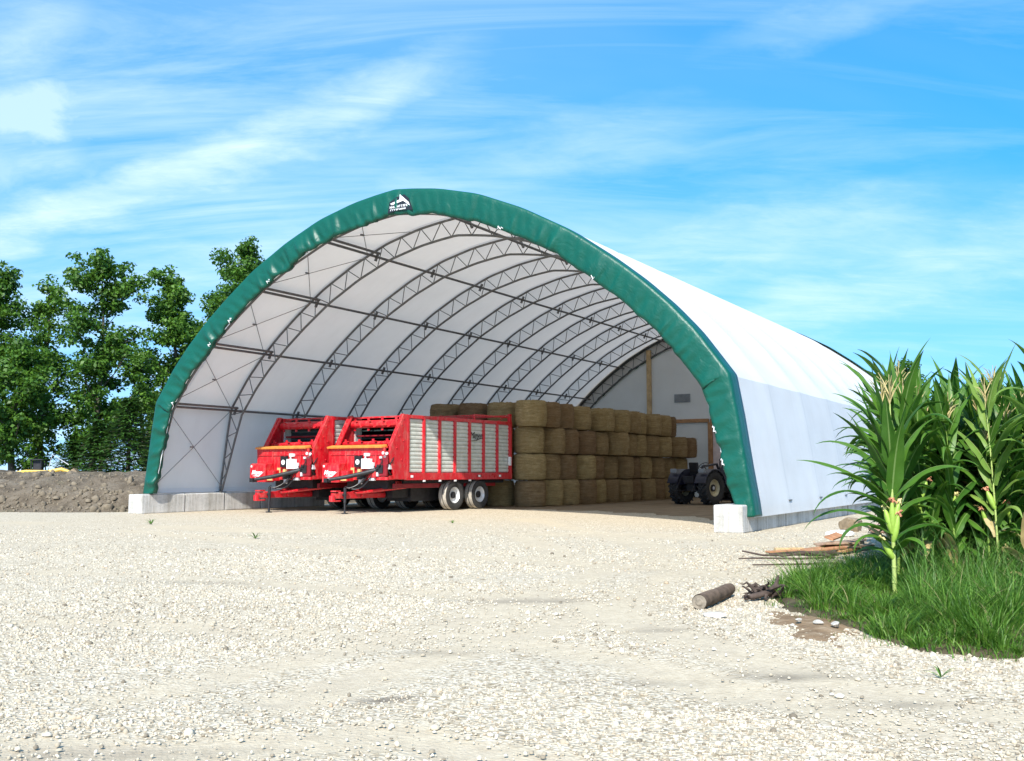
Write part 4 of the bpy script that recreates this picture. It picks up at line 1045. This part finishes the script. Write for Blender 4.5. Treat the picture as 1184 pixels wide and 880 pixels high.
# the plant standing out in front; leaves fan left over the shed wall
def hero():
    Lf, Rt = PI, 0.
    cu = [(1.00, Lf - .12, rad(40), 1.02, 0.150, .75, .5), (.95, Lf + .35, rad(48), .85, 0.120, 1.2, -.3), (.90, Lf + .1, rad(38), 1.0, 0.102, 1.9, .2), (.76, Lf - .1, rad(30), .98, 0.102, 1.6, .3), (.66, Lf + .3, rad(34), .80, 0.108, 2.1, .2),
          (.52, Lf + .2, rad(50), .60, 0.120, 2.6, 0), (.45, Lf - .5, rad(40), .5, 0.108, 2.4, .2), (1.18, Lf + .30, rad(62), .85, 0.156, .35, .6), (1.30, Lf - .15, rad(60), .80, 0.156, .6, -.4), (1.40, Lf + .1, rad(70), .85, 0.144, .25, .5), (1.55, Lf - .4, rad(66), .80, 0.144, 1.0, .5), (1.62, Lf + .2, rad(78), .75, 0.132, .15, .3),
          (1.0, Rt - .3, rad(55), .85, 0.156, 1.5, -.4), (.84, Rt + .2, rad(45), .8, 0.144, 2.2, .3), (.62, Rt - .25, rad(42), .75, 0.132, 2.3, .2), (1.25, Rt + .2, rad(66), .85, 0.156, .9, .4), (1.42, Rt - .4, rad(72), .80, 0.144, .8, 0), (1.05, -PI / 2, rad(76), .85, 0.180, .5, .2), (1.22, -PI / 2 + .5, rad(80), .8, 0.168, .3, -.4), (1.3, -PI / 2 - .5, rad(80), .8, 0.156, .3, .4), (.5, -1.2, rad(50), .6, 0.132, 2.5, .1)]
    root = corn_plant(501, 1.95, 0, False, 0, .021, cu)
    r_ = random.Random(3)
    for (z, az, l, ti, sk) in ((.66, -1.9, .32, .10, M['silk']), (.58, -.5, .28, .20, M['silk']), (.66, PI * .95, .26, .26, M['silky']), (.42, PI, .22, .5, M['silky']), (.76, -.3, .22, .3, M['silky'])):
        ear(root, (0, 0, z), az, r_, sk, l, ti)
    root.location = (4.05, 10.72, .03); root.scale = (1.08, 1.08, 1.08)
    tag(root, 'tall corn plant with pink-silked ears standing alone before the corn, nearest the shed', 'corn plant')
hero()
def corn():
    protos = [corn_plant(600 + k, 1.96 + .08 * (k % 4), 17, False, [1, 1, 2, 1, 0, 1][k], .016, low=.18) for k in range(6)]
    used = set(); spots = []
    # rows run back along the shed, 0.5 m apart
    for row in range(0, 16):
        for k in range(60):
            base = Vector((4.35, 11.35, 0)) + Vector((.94, -.02, 0)) * row * .33 + Vector((.36, .93, 0)) * (k * .25)
            x, y = base.x + rnd.uniform(-.06, .06), base.y + rnd.uniform(-.08, .08)
            if y > 20 or x > y * .53 + .15 or (y > 14.5 and k % 2): continue
            spots.append((x, y))
    for i, (x, y) in enumerate(spots):
        k = i % 6
        if k not in used: o = protos[k]; used.add(k)
        else: o = copy_tree(protos[k])
        s = rnd.uniform(.86, 1.0) + max(0, .08 - .22 * (x - .39 * y)); o.location = (x, y, .07); o.rotation_euler = (rnd.uniform(-.05, .05), rnd.uniform(-.05, .05), rnd.uniform(0, 6.28)); o.scale = (s, s, s * rnd.uniform(.95, 1.05))
        tag(o, 'dark green corn plant standing deep in the dense corn field', 'corn plant', 'corn plants of the field')
    print('corn', len(spots))
    pp = [(5.37, 11.15, 2.1, 'pale yellow-green corn plant with thin bare white stalk in front of the field', 21, .0), (5.86, 11.05, 2.35, 'light green corn plant with purple tassel at the right edge', 22, .0),
          (5.62, 11.7, 2.3, 'light green corn plant standing just behind the pale bare-stalked one', 23, .25), (5.32, 10.35, .62, 'short dried tan corn plant among weeds at the right edge', 24, 1.2)]
    for x, y, h, lab, sd, dry in pp:
        o = corn_plant(sd, h, 13 if h > 1 else 7, True, 1 if h > 1 else 0, .013, None, None, h > 1, dry, .3 if h > 1 else .15); o.location = (x, y, .07); tag(o, lab, 'corn plant')
corn()

# ------------------------------------------------------------------ trees
def make_tree(seed, H_, R_, leafm, nleaf=9000, name='broadleaf_tree', trunk_r=.22, crown_lo=.10, leaf=.27, fork=True, gap=.35):
    r_ = random.Random(seed); q_ = np.random.default_rng(seed); root = empty(name); mb = MB()
    top = Vector((r_.uniform(-.6, .6), r_.uniform(-.6, .6), H_ * .93)); path = []
    for k in range(9):
        t = k / 8; path.append(Vector((top.x * t + math.sin(t * 5 + seed) * .18, top.y * t + math.cos(t * 4 + seed) * .18, H_ * .93 * t - .15 * (k == 0))))
    mb.tube(path, [trunk_r * (1 - .88 * k / 8) for k in range(9)], 9)
    cl = []
    nb = int(H_ * 2.6)
    for b in range(nb):
        t = crown_lo + (1 - crown_lo) * (b + r_.random()) / nb; i = min(7, int(t * 8)); p = path[i].lerp(path[i + 1], t * 8 - i)
        a = b * 2.4 + r_.uniform(-.5, .5)
        shape = math.sin(PI * min(1, .16 + .80 * t)) ** .65 * (1.0 if t > .25 else .85)
        l = R_ * shape * r_.uniform(.55, 1.15); el = rad(r_.uniform(15, 50)); d = Vector((math.cos(a) * math.cos(el), math.sin(a) * math.cos(el), math.sin(el)))
        P = [p, p + d * l * .5 + Vector((0, 0, -.05 * l)), p + d * l * .9 + Vector((0, 0, .10 * l))]
        rr = trunk_r * .34 * (1.1 - t); mb.tube(P, [rr, rr * .6, rr * .2], 5, cap=False)
        for k in range(4):
            tt = .35 + .65 * k / 3; c = P[0].lerp(P[2], tt) + Vector((r_.gauss(0, .28), r_.gauss(0, .28), r_.gauss(0, .28))) * min(1., l / 2)
            cl.append((c, (.36 + .50 * r_.random()) * (.75 + .25 * min(1, l / 2)))); 
            if k > 0 and rr > .02: mb.tube([P[1], c], [rr * .35, rr * .1], 4, cap=False)
    cl.append((path[-1] + Vector((0, 0, .3)), .7)); cl.append((path[-1] + Vector((0, 0, .9)), .45))
    mb.build('trunk', M['bark'], root, True)
    w = np.array([c[1] ** 2 for c in cl]); w /= w.sum(); idx = q_.choice(len(cl), nleaf, p=w)
    C = np.array([c[0] for c in cl])[idx]; Rr = np.array([c[1] for c in cl])[idx]
    d = q_.normal(size=(nleaf, 3)); d /= np.linalg.norm(d, axis=1)[:, None]; rr = q_.random(nleaf) ** .45
    P = C + d * (Rr * rr)[:, None] * np.array([1.15, 1.15, .72])
    nrm = d * .6 + q_.normal(size=(nleaf, 3)) * .6 + np.array([0, 0, .55]); nrm /= np.linalg.norm(nrm, axis=1)[:, None]
    t1 = np.cross(nrm, q_.normal(size=(nleaf, 3))); t1 /= np.linalg.norm(t1, axis=1)[:, None]; t2 = np.cross(nrm, t1)
    s = leaf * q_.uniform(.55, 1.2, nleaf)[:, None]
    V = np.stack([P - t1 * s * .5, P + t2 * s * .32 + nrm * s * .10, P + t1 * s * .55 - nrm * s * .06, P - t2 * s * .32 + nrm * s * .10], 1).reshape(-1, 3)
    F = np.arange(nleaf * 4).reshape(-1, 4)
    np_obj('crown', V, F, leafm, root)
    return root
def px(p, Y, z): return ((p - 592) / 1154 * Y, Y, z)
TREES = [(-14, 61, 13.8, 3.3, 'leaf', 12000, 'dark leafy tree at the very left edge of the photo'),
         (52, 64, 13.4, 2.9, 'leaf2', 8500, 'leafy tree with leaning bare lower stem, second from the left'),
         (112, 60, 14.2, 3.7, 'leaf', 16500, 'tallest full green tree standing midway between the left edge and shed'),
         (204, 62, 13.6, 3.3, 'leaf2', 13500, 'leafy green tree beside the left shoulder of the shed'),
         (286, 66, 16.4, 4.3, 'leaf', 16000, 'leafy tree topping out above the green trim of the shed'),
         (168, 70, 9.5, 2.6, 'leaf', 8000, 'shorter dark tree filling the gap behind the tall tree'),
         (244, 69, 13.8, 3.3, 'leaf', 12500, 'dark leafy tree filling the gap just left of the one above the trim'),
         (20, 57, 8.0, 2.8, 'leaf', 11000, 'low bushy tree under the trees at the left edge')]
for i, (p, Y, h, r, m, n, lab) in enumerate(TREES):
    o = make_tree(40 + i, h, r, M[m], n); o.location = px(p, Y, .5); tag(o, lab, 'tree')
def spruce(seed, H_, R_):
    r_ = random.Random(seed); q_ = np.random.default_rng(seed); root = empty('spruce_tree'); mb = MB(); mb.tube([(0, 0, -.2), (0, 0, H_)], [.14, .02], 7)
    V = []
    for b in range(130):
        t = (b + .5) / 130; z = .25 + (H_ - .3) * t; l = R_ * (1 - t) ** .8 * r_.uniform(.7, 1.1) + .1; a = b * 2.4; d = np.array([math.cos(a), math.sin(a), -.12])
        mb.tube([(0, 0, z), tuple(np.array([0, 0, z]) + d * l)], [.02, .006], 4, cap=False)
        for k in range(42):
            tt = q_.random() ** .7; c = np.array([0, 0, z]) + d * l * tt; sd = np.array([-d[1], d[0], 0.]) * q_.normal(0, .28) * (1.1 - tt * .5)
            g = d * .18 + sd * .5 + np.array([0, 0, q_.normal(0, .05)]); c = c + sd; s = np.cross(g, [0, 0, 1.]); s = s / (np.linalg.norm(s) + 1e-6) * .055
            V += [c - s, c + g * .5 - s * 1.1, c + g * 1.1, c + s]
    mb.build('trunk', M['bark'], root); np_obj('crown', np.array(V), np.arange(len(V)).reshape(-1, 4), M['spruce'], root); return root
for i, (p, Y, h, r, lab) in enumerate([(118, 52, 3.6, 2.2, 'broad low light green spruce below the tallest tree'), (150, 50, 4.6, 2.3, 'broad green spruce with drooping boughs beside the shed corner'), (88, 55, 2.6, 1.6, 'small spruce left of the two broad ones, above the soil bank'), (192, 56, 5.4, 2.3, 'taller spruce half hidden by the green trim')]):
    o = spruce(70 + i, h, r); o.location = px(p, Y, .55); tag(o, lab, 'tree')
o = make_tree(91, 11.5, 3.4, M['leaf'], 9000); o.location = (36.5, 92, 0); tag(o, 'distant dark tree rising behind the corn tassels right of the shed', 'tree')
o = make_tree(92, 10.0, 3.6, M['leaf'], 8000); o.location = (45.5, 96, 0); tag(o, 'lower distant tree just showing over the corn, right of another', 'tree')

# ------------------------------------------------------------------ yellow machine behind the bank
def machine():
    r = empty('digging_machine', px(46, 49, .48), rad(8))
    mb = MB(); mb.prism([(-.9, .5), (-.9, .92), (-.4, 1.0), (.55, .98), (.7, .5)], -.5, .5, 'y'); mb.build('body', M['yellow'], r, bevel=.04)
    mb = MB(); mb.tube([(.5, 0, .9), (1.1, 0, 1.02), (1.7, 0, .82)], [.1, .1, .07], 8); mb.build('boom', M['yellow'], r)
    mb = MB(); mb.prism([(1.6, .62), (1.6, 1.0), (1.75, 1.08), (2.0, .75), (1.85, .55)], -.25, .25, 'y'); mb.build('bucket', M['rubble'], r, bevel=.02)
    mb = MB()
    for x in (-.2, .25):
        for y in (-.35, .35): mb.tube([(x, y, .95), (x, y, 1.5)], .03, 6)
    mb.box((.02, 0, 1.5), (.6, .85, .05)); mb.box((.02, 0, 1.2), (.36, .5, .5)); mb.build('cab', M['darkmetal'], r)
    mb = MB(); mb.tube([(.45, .1, .95), (.62, .1, 1.75), (1.4, .1, 1.25)], .022, 6); mb.build('cylinder', M['rim'], r)
    for s in (1, -1):
        mb = MB(); mb.prism([(-.9, .0), (-1.02, .2), (-.9, .42), (.75, .42), (.87, .2), (.75, .0)], s * .35, s * .62, 'y'); mb.build('track', M['rubber'], r, bevel=.03)
    tag(r, 'yellow digging machine mostly hidden behind the soil bank at the left', 'machine')
machine()

# ------------------------------------------------------------------ odds and ends on the yard
def rock(seed, c, d, mat, label, cat='rock', name='rock', group=None):
    q = np.random.default_rng(seed); import bmesh
    bm = bmesh.new(); bmesh.ops.create_icosphere(bm, subdivisions=3, radius=1)
    nrm = q.normal(size=(9, 3)); nrm /= np.linalg.norm(nrm, axis=1)[:, None]; lim = q.uniform(.55, .9, 9)
    for v in bm.verts:
        p = np.array(v.co)
        for n_, l_ in zip(nrm, lim):
            k = p @ n_
            if k > l_: p = p - n_ * (k - l_)
        p *= 1 + q.normal(0, .012); v.co = Vector(p * np.array(d) / 2)
    me = bpy.data.meshes.new(name); bm.to_mesh(me); bm.free(); me.materials.append(mat)
    o = bpy.data.objects.new(name, me); COL.objects.link(o); o.location = c; o.rotation_euler = (0, 0, q.uniform(0, 6)); return tag(o, label, cat, group)
def log():
    a = Vector((1.93, 10.45, .075)); b = Vector((2.50, 11.62, .075)); r = empty('log', a)
    mb = MB(); P = []; R = []
    for k in range(15):
        t = k / 14; P.append((b - a) * t + Vector((.006 * math.sin(t * 4), 0, .004 * math.sin(t * 5 + 1)))); R.append(.076 * (1.02 - .05 * t + .015 * math.sin(t * 7)))
    R[-1] *= .85
    mb.tube(P, R, 18, cap=False); d = (b - a).normalized()
    mb.tube([(b - a) - d * .002, (b - a) + d * .02], [.064, .02], 18, cap=False); mb.build('bark', M['log'], r, True)
    mb = MB(); mb.tube([-d * .002, d * .03], [.074, .074], 18); mb.tube([-d * .012, -d * .003], [.03, .045], 10); mb.build('cut_end', M['cutwood'], r)
    tag(r, 'short grey-brown log lying on the gravel with pale cut end', 'log')
log()
def roots():
    mb = MB(); c = Vector((2.80, 11.30, .05))
    for k in range(16):
        a = rnd.uniform(0, 6.28); l = rnd.uniform(.16, .42); P = [c + Vector((rnd.uniform(-.12, .14), rnd.uniform(-.08, .08), rnd.uniform(-.02, .05)))]
        for j in range(5):
            a += rnd.uniform(-.9, .9); P.append(P[-1] + Vector((math.cos(a) * l / 5, math.sin(a) * l / 5, rnd.uniform(-.03, .045)))); P[-1].z = max(.02, P[-1].z)
        q = rnd.uniform(.5, 1.)
        mb.tube(P, [x * q for x in (.034, .032, .026, .02, .014, .006)], 7)
    mb.tube([c + Vector((-.24, -.14, -.02)), c + Vector((-.1, -.10, .0)), c + Vector((.06, -.04, .03)), c + Vector((.16, .05, .1)), c + Vector((.2, .1, .2))], [.026, .033, .034, .028, .012], 9)
    o = mb.build('tree_root', M['stick'], None, True); tag(o, 'tangled dark tree root on the gravel between the log and the grass', 'root')
roots()
rock(1, (1.99, 9.95, .015), (.30, .17, .07), M['rock'], 'flat pale stone lying just in front of the log')
for k, (x, y, d) in enumerate(((2.80, 9.28, .08), (2.66, 9.42, .06), (2.92, 9.17, .09), (2.52, 9.12, .05))):
    rock(10 + k, (x, y, .045), (d * 1.3, d, d * .6), M['rock'], ['cream pebble on the bare dirt patch, nearest the grass', 'small cream pebble in the middle of the bare dirt patch', 'largest cream pebble on the dirt patch below the corn stalk', 'tiny pebble at the gravel edge of the dirt patch'][k], 'pebble', 'pebble', 'pebbles on the dirt patch')
rock(30, (8.05, 23.9, .16), (.75, .6, .5), M['rubble'], 'brown lump of rubble by the shed wall, left of the corn')
rock(31, (8.5, 23.2, .10), (.6, .45, .28), plain('pinkish_stone', (.45, .30, .24), .9, 0, .3, 8), 'pinkish lump of rubble in front of the brown one')
rock(32, (7.15, 22.0, .06), (.95, .6, .16), M['white'], 'white slab lying on the gravel beyond the board pile')
def plank(a, b, w, t, mat, lab, name='board', roll=0):
    a, b = Vector(a), Vector(b); d = b - a; l = d.length; r_ = d.to_track_quat('Y', 'Z').to_matrix() @ Matrix.Rotation(roll, 3, 'Y')
    mb = MB(); mb.box((0, 0, 0), (w, l, t)); o = mb.build(name, mat, None, bevel=.004); o.location = (a + b) / 2; o.rotation_euler = r_.to_euler()
    return tag(o, lab, 'board', 'scrap boards by the corn')
plank((4.42, 17.45, .03), (5.02, 17.75, .03), .14, .03, M['board'], 'orange board lying apart on the gravel at the left of the pile')
plank((4.62, 17.75, .05), (5.15, 17.85, .05), .09, .05, M['timber2'], 'short pale wood block behind the lone orange board', 'wood_block')
plank((4.9, 16.9, .09), (5.7, 17.4, .13), .20, .03, M['board'], 'broad orange board on top at the front of the pile', roll=.15)
plank((5.25, 17.2, .17), (6.1, 17.7, .15), .20, .03, M['board2'], 'faded brown board across the middle of the pile', roll=-.2)
plank((5.4, 17.9, .12), (6.3, 18.2, .17), .18, .03, M['board2'], 'faded board at the back of the pile', roll=.1)
plank((5.65, 18.0, .22), (6.05, 18.6, .26), .16, .03, M['board'], 'short tilted board standing highest on the pile', roll=.35)
plank((5.6, 17.2, .06), (6.6, 18.6, .06), .16, .04, M['timber'], 'long brown board under the pile pointing at the corn')
plank((6.1, 18.6, .05), (7.0, 20.2, .06), .20, .04, M['board2'], 'long faded board trailing away behind the pile')
def stick(P, r, lab, k=0):
    mb = MB(); mb.tube(P, [r * (1.2 - .6 * i / (len(P) - 1)) for i in range(len(P))], 7); o = mb.build('stick', M['stick'], None, True); return tag(o, lab, 'stick', 'dead sticks by the corn')
stick([(5.4, 16.7, .05), (4.7, 16.55, .06), (4.1, 16.5, .05), (3.82, 16.75, .1)], .022, 'thick dark stick with upturned tip lying against the boards')
stick([(5.2, 16.3, .04), (4.6, 16.1, .03), (4.0, 16.1, .04), (3.62, 16.15, .03)], .018, 'long thin dark stick reaching furthest out over the gravel')
stick([(4.9, 15.3, .03), (4.3, 15.15, .03), (3.58, 15.05, .03)], .017, 'straight grey stick lying apart nearest the camera')
stick([(5.3, 16.55, .09), (4.8, 16.4, .10), (4.35, 16.35, .05)], .03, 'short stout stick on top of the other sticks')
stick([(5.1, 16.2, .07), (4.75, 16.45, .11), (4.5, 16.75, .07), (4.3, 16.9, .04)], .02, 'crooked stick crossing over the others')
def sprout(p, lab, s=1., n=5, sd=1):
    r_ = random.Random(sd); L_ = [ribbon((0, 0, 0), k * 2 * PI / n + r_.uniform(-.4, .4), rad(r_.uniform(30, 70)), .13 * s, .016 * s, 1.2, 6, 0, .002, r_) for k in range(n)]
    o = leaves_obj('weed_sprout', L_, M['weed'], None); o.location = p; tag(o, lab, 'weed')
sprout((2.95, 7.02, .01), 'tiny green weed sprouting from the gravel before the verge', 1., 5, 3)
sprout((-1.62, 27.4, .01), 'small weed tuft on the open gravel right of another tuft', 1.3, 7, 4)
sprout((-5.4, 21.2, .01), 'low green tuft on the open gravel, left of the middle', 1.6, 9, 5)
sprout((-9.6, 26.8, .01), 'brownish green tuft on the gravel near the left blocks', 1.8, 9, 6)

# ------------------------------------------------------------------ sky and light
EL = 41.8
SUN = Vector((-.20, -.98, 0)).normalized() * math.cos(rad(EL)); SUN.z = math.sin(rad(EL))
def world():
    w = bpy.data.worlds.new('World'); S.world = w; w.use_nodes = True; t = w.node_tree; t.nodes.clear()
    m = NT.__new__(NT); m.t = t
    out = t.nodes.new('ShaderNodeOutputWorld'); bg = t.nodes.new('ShaderNodeBackground'); t.links.new(bg.outputs[0], out.inputs['Surface'])
    sky = t.nodes.new('ShaderNodeTexSky'); sky.sky_type = 'NISHITA'; sky.sun_disc = False; sky.sun_elevation = rad(EL); sky.sun_rotation = math.atan2(SUN.x, SUN.y) % (2 * PI)
    sky.air_density = 1.0; sky.dust_density = .4; sky.ozone_density = 3.; sky.altitude = 100
    hs = t.nodes.new('ShaderNodeHueSaturation'); hs.inputs['Saturation'].default_value = SKY_SAT; hs.inputs['Hue'].default_value = .490; hs.inputs['Value'].default_value = SKY_VAL
    t.links.new(sky.outputs[0], hs.inputs['Color'])
    tc = t.nodes.new('ShaderNodeTexCoord'); sep = t.nodes.new('ShaderNodeSeparateXYZ'); t.links.new(tc.outputs['Generated'], sep.inputs[0])
    # the photo's air is clear down to the horizon: read the sky a little higher up
    up = t.nodes.new('ShaderNodeCombineXYZ'); t.links.new(sep.outputs[0], up.inputs[0]); t.links.new(sep.outputs[1], up.inputs[1])
    t.links.new(m.math('ADD', m.math('MULTIPLY', m.math('MAXIMUM', sep.outputs[2], 0.), .75), .26), up.inputs[2])
    nv = t.nodes.new('ShaderNodeVectorMath'); nv.operation = 'NORMALIZE'; t.links.new(up.outputs[0], nv.inputs[0]); t.links.new(nv.outputs[0], sky.inputs['Vector'])
    z = m.math('ADD', m.math('MAXIMUM', sep.outputs[2], 0.), .22)
    cmb = t.nodes.new('ShaderNodeCombineXYZ'); t.links.new(m.math('DIVIDE', sep.outputs[0], z), cmb.inputs[0]); t.links.new(m.math('DIVIDE', sep.outputs[1], z), cmb.inputs[1])
    def mp(sc, rot, loc=(0, 0, 0)):
        n = t.nodes.new('ShaderNodeMapping'); n.inputs['Scale'].default_value = sc; n.inputs['Rotation'].default_value = (0, 0, rad(rot)); n.inputs['Location'].default_value = loc
        t.links.new(cmb.outputs[0], n.inputs['Vector']); return n.outputs[0]
    yy = m.math('MAXIMUM', sep.outputs[1], .05)
    sx = m.math('DIVIDE', sep.outputs[0], yy); sz = m.math('DIVIDE', sep.outputs[2], yy)
    wob = m.math('SUBTRACT', m.noise(mp((.9, 1.3, 1), 20, (2.2, .1, 0)), 1.4, 6, .6), .5)
    wob2 = m.math('SUBTRACT', m.noise(mp((2.2, 3.0, 1), 20, (5.2, 1.1, 0)), 2.0, 8, .62), .5)
    def band(x0, z0, x1, z1, wd, end, soft=.10, amp=.10):
        # drawn-out cloud bank between two directions of the sky
        dx, dz = x1 - x0, z1 - z0; ln = math.hypot(dx, dz); dx /= ln; dz /= ln
        a = m.math('ADD', m.math('MULTIPLY', m.math('SUBTRACT', sx, x0), dx), m.math('MULTIPLY', m.math('SUBTRACT', sz, z0), dz))
        p = m.math('ADD', m.math('MULTIPLY', m.math('SUBTRACT', sx, x0), -dz), m.math('MULTIPLY', m.math('SUBTRACT', sz, z0), dx))
        p = m.math('ADD', p, m.math('ADD', m.math('MULTIPLY', wob, amp), m.math('MULTIPLY', wob2, amp * .75)))
        g = m.math('POWER', 2.718, m.math('MULTIPLY', m.math('POWER', m.math('DIVIDE', m.math('ABSOLUTE', p), wd), 2.), -1.))
        over = m.math('MAXIMUM', m.math('SUBTRACT', m.math('ABSOLUTE', m.math('SUBTRACT', a, ln / 2)), ln / 2), 0.)
        g = m.math('MULTIPLY', g, m.ramp(m.noise(mp((1.6, 4.2, 1), 34, (9.1, .4, 0)), 2.2, 9, .66, .5), [(.30, .35), (.66, 1.)]))
        return m.math('MULTIPLY', m.math('MULTIPLY', g, m.math('POWER', 2.718, m.math('MULTIPLY', m.math('POWER', m.math('DIVIDE', over, soft), 2.), -1.))), end)
    veil = m.ramp(m.noise(mp((.55, .95, 1), 30, (.8, .3, 0)), 1., 6, .55, .6), [(.36, 0.), (.74, .5)])
    wisp = m.ramp(m.noise(mp((.55, 2.6, 1), 34, (3.1, .7, 0)), 1.5, 9, .64, .9), [(.44, 0.), (.74, .9)])
    low = m.ramp(sep.outputs[2], [(.0, .30), (.10, .14), (.28, .0)])
    leftm = m.ramp(m.math('ADD', m.math('MULTIPLY', sx, -.9), .5), [(.1, .48), (.75, 1.)])
    f = m.math('MULTIPLY', m.math('ADD', m.math('MULTIPLY', veil, .62), m.math('MULTIPLY', wisp, .5)), leftm)
    for bnd in ((-.60, .20, -.14, .39, .028, .62), (-.60, .14, -.2, .22, .05, .42), (-.10, .29, .12, .33, .04, .30), (.28, .17, .62, .26, .035, .42), (.05, .19, .36, .25, .035, .40), (-.70, .31, -.47, .325, .03, .45, .04, .07), (-.62, .42, -.50, .46, .04, .5, .06), (.30, .46, .36, .48, .02, .25)):
        f = m.math('MAXIMUM', f, m.math('ADD', m.math('MULTIPLY', f, .55), band(*bnd)))
    # heaped cloud low on the left
    pv = t.nodes.new('ShaderNodeCombineXYZ'); t.links.new(sx, pv.inputs[0]); t.links.new(m.math('MULTIPLY', sz, 1.5), pv.inputs[1])
    pn = m.noise(pv.outputs[0], 11., 9, .58, .3)
    def heap(x, z, rx, rz, k):
        q = m.math('ADD', m.math('POWER', m.math('ABSOLUTE', m.math('DIVIDE', m.math('SUBTRACT', sx, x), rx)), 2.), m.math('POWER', m.math('ABSOLUTE', m.math('DIVIDE', m.math('SUBTRACT', sz, z), rz)), 2.))
        g = m.math('POWER', 2.718, m.math('MULTIPLY', q, -1.))
        return m.math('MULTIPLY', m.ramp(m.math('ADD', g, m.math('MULTIPLY', m.math('MINIMUM', m.math('MULTIPLY', g, 2.5), 1.), m.math('MULTIPLY', m.math('SUBTRACT', pn, .5), 2.6))), [(.22, 0.), (.6, .40), (1.0, .72)]), k)
    f = m.math('MAXIMUM', f, m.math('MAXIMUM', heap(-.50, .365, .085, .040, .85), heap(-.53, .315, .13, .035, .6)))
    f = m.math('MINIMUM', m.math('ADD', f, low), .95)
    c = m.mix(f, hs.outputs['Color'], CLOUD)
    t.links.new(c, bg.inputs['Color']); bg.inputs['Strength'].default_value = SKY_STR
SKY_SAT, SKY_VAL, CLOUD, SKY_STR = 1.38, 1.9, (5.7, 6.9, 7.7), .10
world()
sl = bpy.data.lights.new('sun', 'SUN'); sl.energy = 4.4; sl.angle = rad(.53); sl.color = (1., .955, .88)
so = bpy.data.objects.new('sun', sl); COL.objects.link(so); so.rotation_euler = SUN.to_track_quat('Z', 'Y').to_euler(); so.location = (0, 0, 40)

# ------------------------------------------------------------------ camera
cd = bpy.data.cameras.new('camera'); cam = bpy.data.objects.new('camera', cd); COL.objects.link(cam)
cam.location = (0, 0, 1.42); cam.rotation_euler = (PI / 2 + math.atan2(104.72, 1154.4), 0, 0)
cd.sensor_width = 36; cd.lens = 36 * 1154.4 / 1184; cd.clip_end = 6000; cd.clip_start = .05
S.camera = cam
S.view_settings.view_transform = 'Standard'; S.view_settings.look = 'None'; S.view_settings.gamma = 1; S.view_settings.exposure = .82
S.view_settings.use_curve_mapping = False
